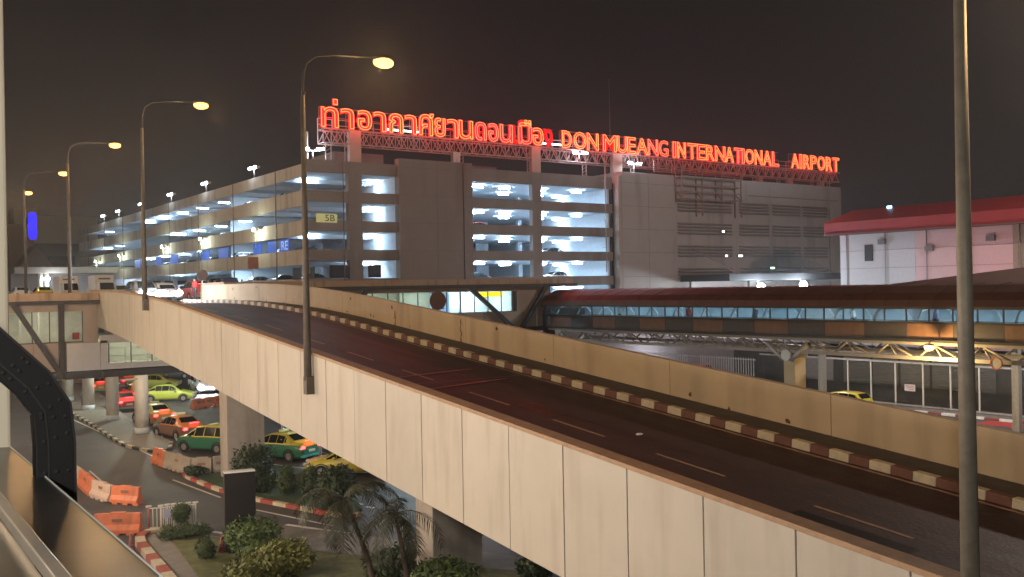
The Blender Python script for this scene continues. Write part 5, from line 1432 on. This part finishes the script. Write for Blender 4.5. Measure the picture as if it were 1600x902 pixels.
# traffic signs on the ramp wall
def disc_sign(px, py, r, x, label, zb=None):
    t, z = onX(px, py, x); zb = deck(t) + 1.0
    rt = root('round_road_sign', label, 'road sign', (x, t, zb), group='round road signs seen from behind')
    m = MB(); m.tube([(0,0,0),(0,0,z-zb+r*.9)], .04, 8); m.build('post', galv, rt)
    m = MB(); m.tube([(0,-.05,z-zb),(0,-.08,z-zb)], r, 28); m.build('disc', mat('sign back', (.10,.055,.04), .55), rt)
    m = MB(); m.bar((-r*.6,-.035,z-zb+r*.4),(r*.6,-.035,z-zb+r*.4),.03); m.bar((-r*.6,-.035,z-zb-r*.4),(r*.6,-.035,z-zb-r*.4),.03); m.build('bracket', galv, rt)
disc_sign(683,470, .42, 21.75, 'brown back of a round road sign on the ramp wall before the green windows')
disc_sign(316,430, .42, 22.6, 'dark round road sign where the ramp wall begins')
t, z = onX(395, 411, 23.5)
rt = root('square_road_sign', 'small reddish square sign on a thin pole near the car park entrance', 'road sign', (23.5, t, deck(t)))
m = MB(); m.tube([(0,0,0),(0,0,z-deck(t)+.4)], .035, 8); m.build('post', galv, rt)
m = MB(); m.box(-.38,.38,-.07,-.04,z-deck(t)-.4,z-deck(t)+.4); m.build('plate', mat('reddish plate', (.28,.13,.09), .5), rt)
# canopy posts & pale sheet by the taxi bay
rt = root('bay_canopy', 'pale green lit shelter floor with white posts behind the dark shrubs', 'shelter', (*gz(470, 690), 0))
for px, py in ((408,693),(442,700),(472,705),(501,722),(520,738)):
    x, y = gz(px, py); m = MB(); m.tube([(x,y,0),(x,y,4.5)], .085, 8); m.build('post', mat('white post', (.62,.65,.75), .5), rt, world=True)
pp = [gz(*p) for p in ((398,640),(470,640),(540,700),(620,760),(560,735),(480,700))]
m = MB(); m.box(25.5, 33, 40, 62, 4.5, 4.62); m.build('roof', mat('shelter roof', (.35,.4,.38), .6), rt, world=True)
for y in (44, 50, 56):
    m = MB(); m.box(28.5, 28.7, y-.8, y+.8, 4.38, 4.46); m.build('tube_light', tube_w, rt, world=True)
lamp('lamp_light', rt, (29 - rt.location.x, 50 - rt.location.y, 4.2), 2600, (.72,.93,.98), .4)
for (loc, pw, col) in (((20.5, 80, 6.2), 2600, (.85,.95,.78)), ((14.6, 62.5, 3.9), 350, WARM)):  # lamps added to brighten the taxi street under the decks
    r2 = root('street_fill_lamp', ['warm fill lamp added below the footbridge', 'greenish fill lamp added below the upper road'][pw > 500], 'lamp', loc)
    m = MB(); m.box(-.5,.5,-.1,.1,.05,.15); m.build('housing', galv, r2)
    lamp('lamp_light', r2, (0,0,-.15), pw, col, .2)

# ================================================================== PLANTS
def leaf_mesh(name, blobs, n, size, material, parent, seed=1, world=True):
    rng = random.Random(seed); mb = MB()
    vols = [b[3]*b[4]*b[5] for b in blobs]; tot = sum(vols)
    for b, v in zip(blobs, vols):
        cx, cy, cz, rx, ry, rz_ = b
        # clump directions give an uneven outline
        cl = [(Vector((rng.gauss(0,1), rng.gauss(0,1), rng.gauss(0,1))).normalized(), rng.uniform(.78, 1.22)) for _ in range(14)]
        for _ in range(int(n * v / tot)):
            d = Vector((rng.gauss(0,1), rng.gauss(0,1), rng.gauss(0,1))).normalized()
            k = max(cl, key=lambda c: c[0].dot(d)); r = k[1] * (rng.random() ** .35) * rng.uniform(.9, 1.05)
            c = Vector((cx + d.x*rx*r, cy + d.y*ry*r, max(.02, cz + d.z*rz_*r)))
            u = Vector((rng.gauss(0,1), rng.gauss(0,1), rng.gauss(0,1))).normalized(); q = u.cross(d + Vector((.01,.02,.03))).normalized()
            s = size * rng.uniform(.6, 1.4)
            mb.face([c - u*s, c + q*s*.45, c + u*s, c - q*s*.45], m=rng.randrange(3))
    return mb.build(name, [mat(material + ' leaf a', LEAF[material]), mat(material + ' leaf b', tuple(x*.65 for x in LEAF[material])), mat(material + ' leaf c', tuple(min(1, x*1.4) for x in LEAF[material]))], parent, world=world)
LEAF = {'bush': (.075,.115,.03), 'dark': (.03,.05,.022), 'yellow': (.13,.14,.035), 'palm': (.018,.022,.012), 'topiary': (.045,.07,.02)}
def shrub(label, px, py, r, h, kind='bush', n=1400, size=.06, blobs=None, group=None, seed=1, z0=0.1, name='shrub'):
    x, y = gz(px, py)
    rt = root(name, label, 'shrub', (x, y, z0), group=group)
    m = MB(); m.tube([(0,0,0),(.02,.01,h*.6)], [.05,.02], 6)
    for k in range(4): m.tube([(0,0,h*.15),(math.cos(k*1.6)*r*.5, math.sin(k*1.6)*r*.5, h*.6)], [.025,.01], 5)
    m.build('stem', mat('bark', (.06,.045,.03), .9), rt)
    bl = blobs or [(0,0,h*.52,r,r,h*.5)]
    leaf_mesh('foliage', bl, n, size, kind, rt, seed, world=False)
    return rt
# topiary
shrub('round topiary ball standing above the clipped low hedge', 284, 832, .34, .75, 'topiary', 2600, .045, seed=2, z0=.35)
shrub('low clipped hedge slab under the topiary ball', 288, 846, 1.0, .5, 'topiary', 3500, .05, blobs=[(-.45,.15,.28,.5,.42,.26),(0,0,.28,.5,.42,.26),(.45,-.15,.28,.5,.42,.26)], seed=3)
shrub('small round topiary alone on the dry lawn', 321, 880, .36, .75, 'topiary', 2600, .045, seed=4)
shrub('rounded dark green shrub topped with light clumps before the signboard', 398, 878, .95, 1.4, 'bush', 5200, .07, blobs=[(-.2,.2,.8,.8,.7,.6),(.5,.1,.85,.55,.5,.5),(0,-.3,.4,.9,.7,.4)], seed=5)
shrub('yellowish leafy shrub at the bottom edge below the signboard', 412, 915, 1.35, 1.1, 'yellow', 5200, .09, blobs=[(-.5,0,.5,.75,.6,.5),(.4,.1,.6,.8,.7,.55),(1.0,.2,.45,.5,.5,.4)], seed=6)
shrub('bright yellow green shrub at the right of the signboard shrubs', 452, 905, .8, 1.1, 'yellow', 2600, .08, seed=16)
shrub('dark leafy bush at the foot of the pier behind the palms', 694, 945, 1.15, 1.25, 'bush', 3800, .08, seed=7)
shrub('dark bush poking up under the ramp at the bottom edge', 838, 915, .6, 1.1, 'dark', 1500, .09, seed=8)
shrub('big dark spreading bush against the pier', 402, 772, 1.2, 2.3, 'dark', 5500, .09, blobs=[(-.25,0,1.2,.95,.9,1.0),(.35,.2,1.5,.55,.6,.7),(.2,0,.6,.8,.8,.6)], seed=9)
GC = 'clipped cone shrubs on the dark grass island'
shrub('left clipped cone shrub on the dark grass island', 450, 777, .55, 1.9, 'topiary', 2600, .06, blobs=[(0,0,.5,.48,.48,.5),(0,0,.95,.34,.34,.45)], group=GC, seed=10)
shrub('right clipped cone shrub on the dark grass island', 486, 777, .55, 1.9, 'topiary', 2600, .06, blobs=[(0,0,.5,.48,.48,.5),(0,0,.95,.34,.34,.45)], group=GC, seed=11)
shrub('low dark bush left of the pier on the grass island', 305, 748, .6, .55, 'dark', 1200, .07, seed=12)
shrub('dark mass of foliage behind the left palm crown', 524, 792, 1.0, 1.6, 'dark', 3800, .09, blobs=[(0,0,.8,.95,.9,.8),(.4,0,1.15,.5,.5,.5)], seed=13)
shrub('dark bush between the two palm trunks', 612, 915, .9, 1.1, 'dark', 2600, .09, seed=14)
shrub('low bush at the far end of the pavement beside the far ramp wall', 338, 452, .5, .9, 'bush', 500, .08, seed=15)
C.objects[-1]
# palms
def palm(label, base, crown, n, seed, L=1.9):
    rng = random.Random(seed)
    rt = root('palm_tree', label, 'palm', base, group='small palm trees under the ramp')
    B = Vector(base); Cn = Vector(crown) - B
    m = MB(); pts = []
    for k in range(9):
        u = k/8; pts.append(Vector((Cn.x*(u**1.6), Cn.y*(u**1.6), Cn.z*u)))
    m.tube(pts, [.10 - .045*k/8 for k in range(9)], 8)
    for k in range(1, 8): m.tube([pts[k], pts[k] + Vector((0,0,.03))], .115 - .045*k/8, 8)
    m.build('trunk', mat('palm bark', (.055,.04,.03), .9), rt)
    mb = MB(); rb = MB()
    for i in range(n):
        az = 2*math.pi*(i*.618 % 1) + rng.uniform(-.2,.2); el = rng.uniform(-.35, 1.15); l = L * rng.uniform(.75, 1.15)
        h = Vector((math.cos(az), math.sin(az), 0)); p = Cn.copy(); prev = p
        spine = [p.copy()]
        N = 16; an = el
        for k in range(N):
            an -= (.11 + .05*rng.random()); p = p + (h*math.cos(an) + Vector((0,0,1))*math.sin(an)) * (l/N); spine.append(p.copy())
        rb.tube(spine, [.018*(1-k/(N+2)) for k in range(N+1)], 4)
        side = h.cross(Vector((0,0,1)))
        for k in range(1, N+1):
            w = .50 * math.sin(math.pi * min(1, (k+1)/(N+2))) ** .6 * L/1.9
            for sub in range(2):
              c0 = spine[k-1].lerp(spine[k], sub*.5 + .25); d = (spine[k]-spine[k-1]).normalized()
              for s in (-1, 1):
                if rng.random() < .08: continue
                tip = c0 + side*s*w*rng.uniform(.6,.95) + d*w*.6 + Vector((0,0,-.30*w - rng.random()*.14))
                mid = (c0 + tip)/2 + Vector((0,0,.05))
                mb.face([c0 - d*.010, mid - d*.017, tip, mid + d*.017, c0 + d*.010], m=rng.randrange(2))
    fr = rb.build('fronds', mat('frond rib', (.05,.05,.025), .8), rt)
    mb.build('leaflets', [mat('palm leaf a', LEAF['palm']), mat('palm leaf b', (.035,.04,.02))], fr)
def ap(px, py, t):
    d = ray(px, py); k = t / math.hypot(d.x, d.y); return (d.x*k, d.y*k, H + d.z*k)
b = ap(588, 905, 28.0); palm('left small palm with a curved trunk and drooping feathery fronds', (b[0], b[1], .15), ap(536, 780, 28.2), 15, 21, 2.0)
b = ap(640, 905, 27.0); palm('right small palm with arching fronds in front of the pier', (b[0], b[1], .15), ap(618, 806, 27.2), 14, 22, 1.9)

# ================================================================== HAZE
hm = bpy.data.materials.new('haze air'); hm.use_nodes = True
_t = hm.node_tree
for _n in list(_t.nodes): _t.nodes.remove(_n)
_o = _t.nodes.new('ShaderNodeOutputMaterial'); _v = _t.nodes.new('ShaderNodeVolumePrincipled')
_v.inputs['Color'].default_value = (.9, .9, .9, 1); _v.inputs['Density'].default_value = 0.00045; _v.inputs['Anisotropy'].default_value = 0.8
_t.links.new(_v.outputs[0], _o.inputs['Volume'])
m = MB(); m.box(-300, 300, -150, 500, -1, 45)
hz_ = tag(m.build('haze', hm), 'thin warm night haze over the whole airport', kind='stuff')
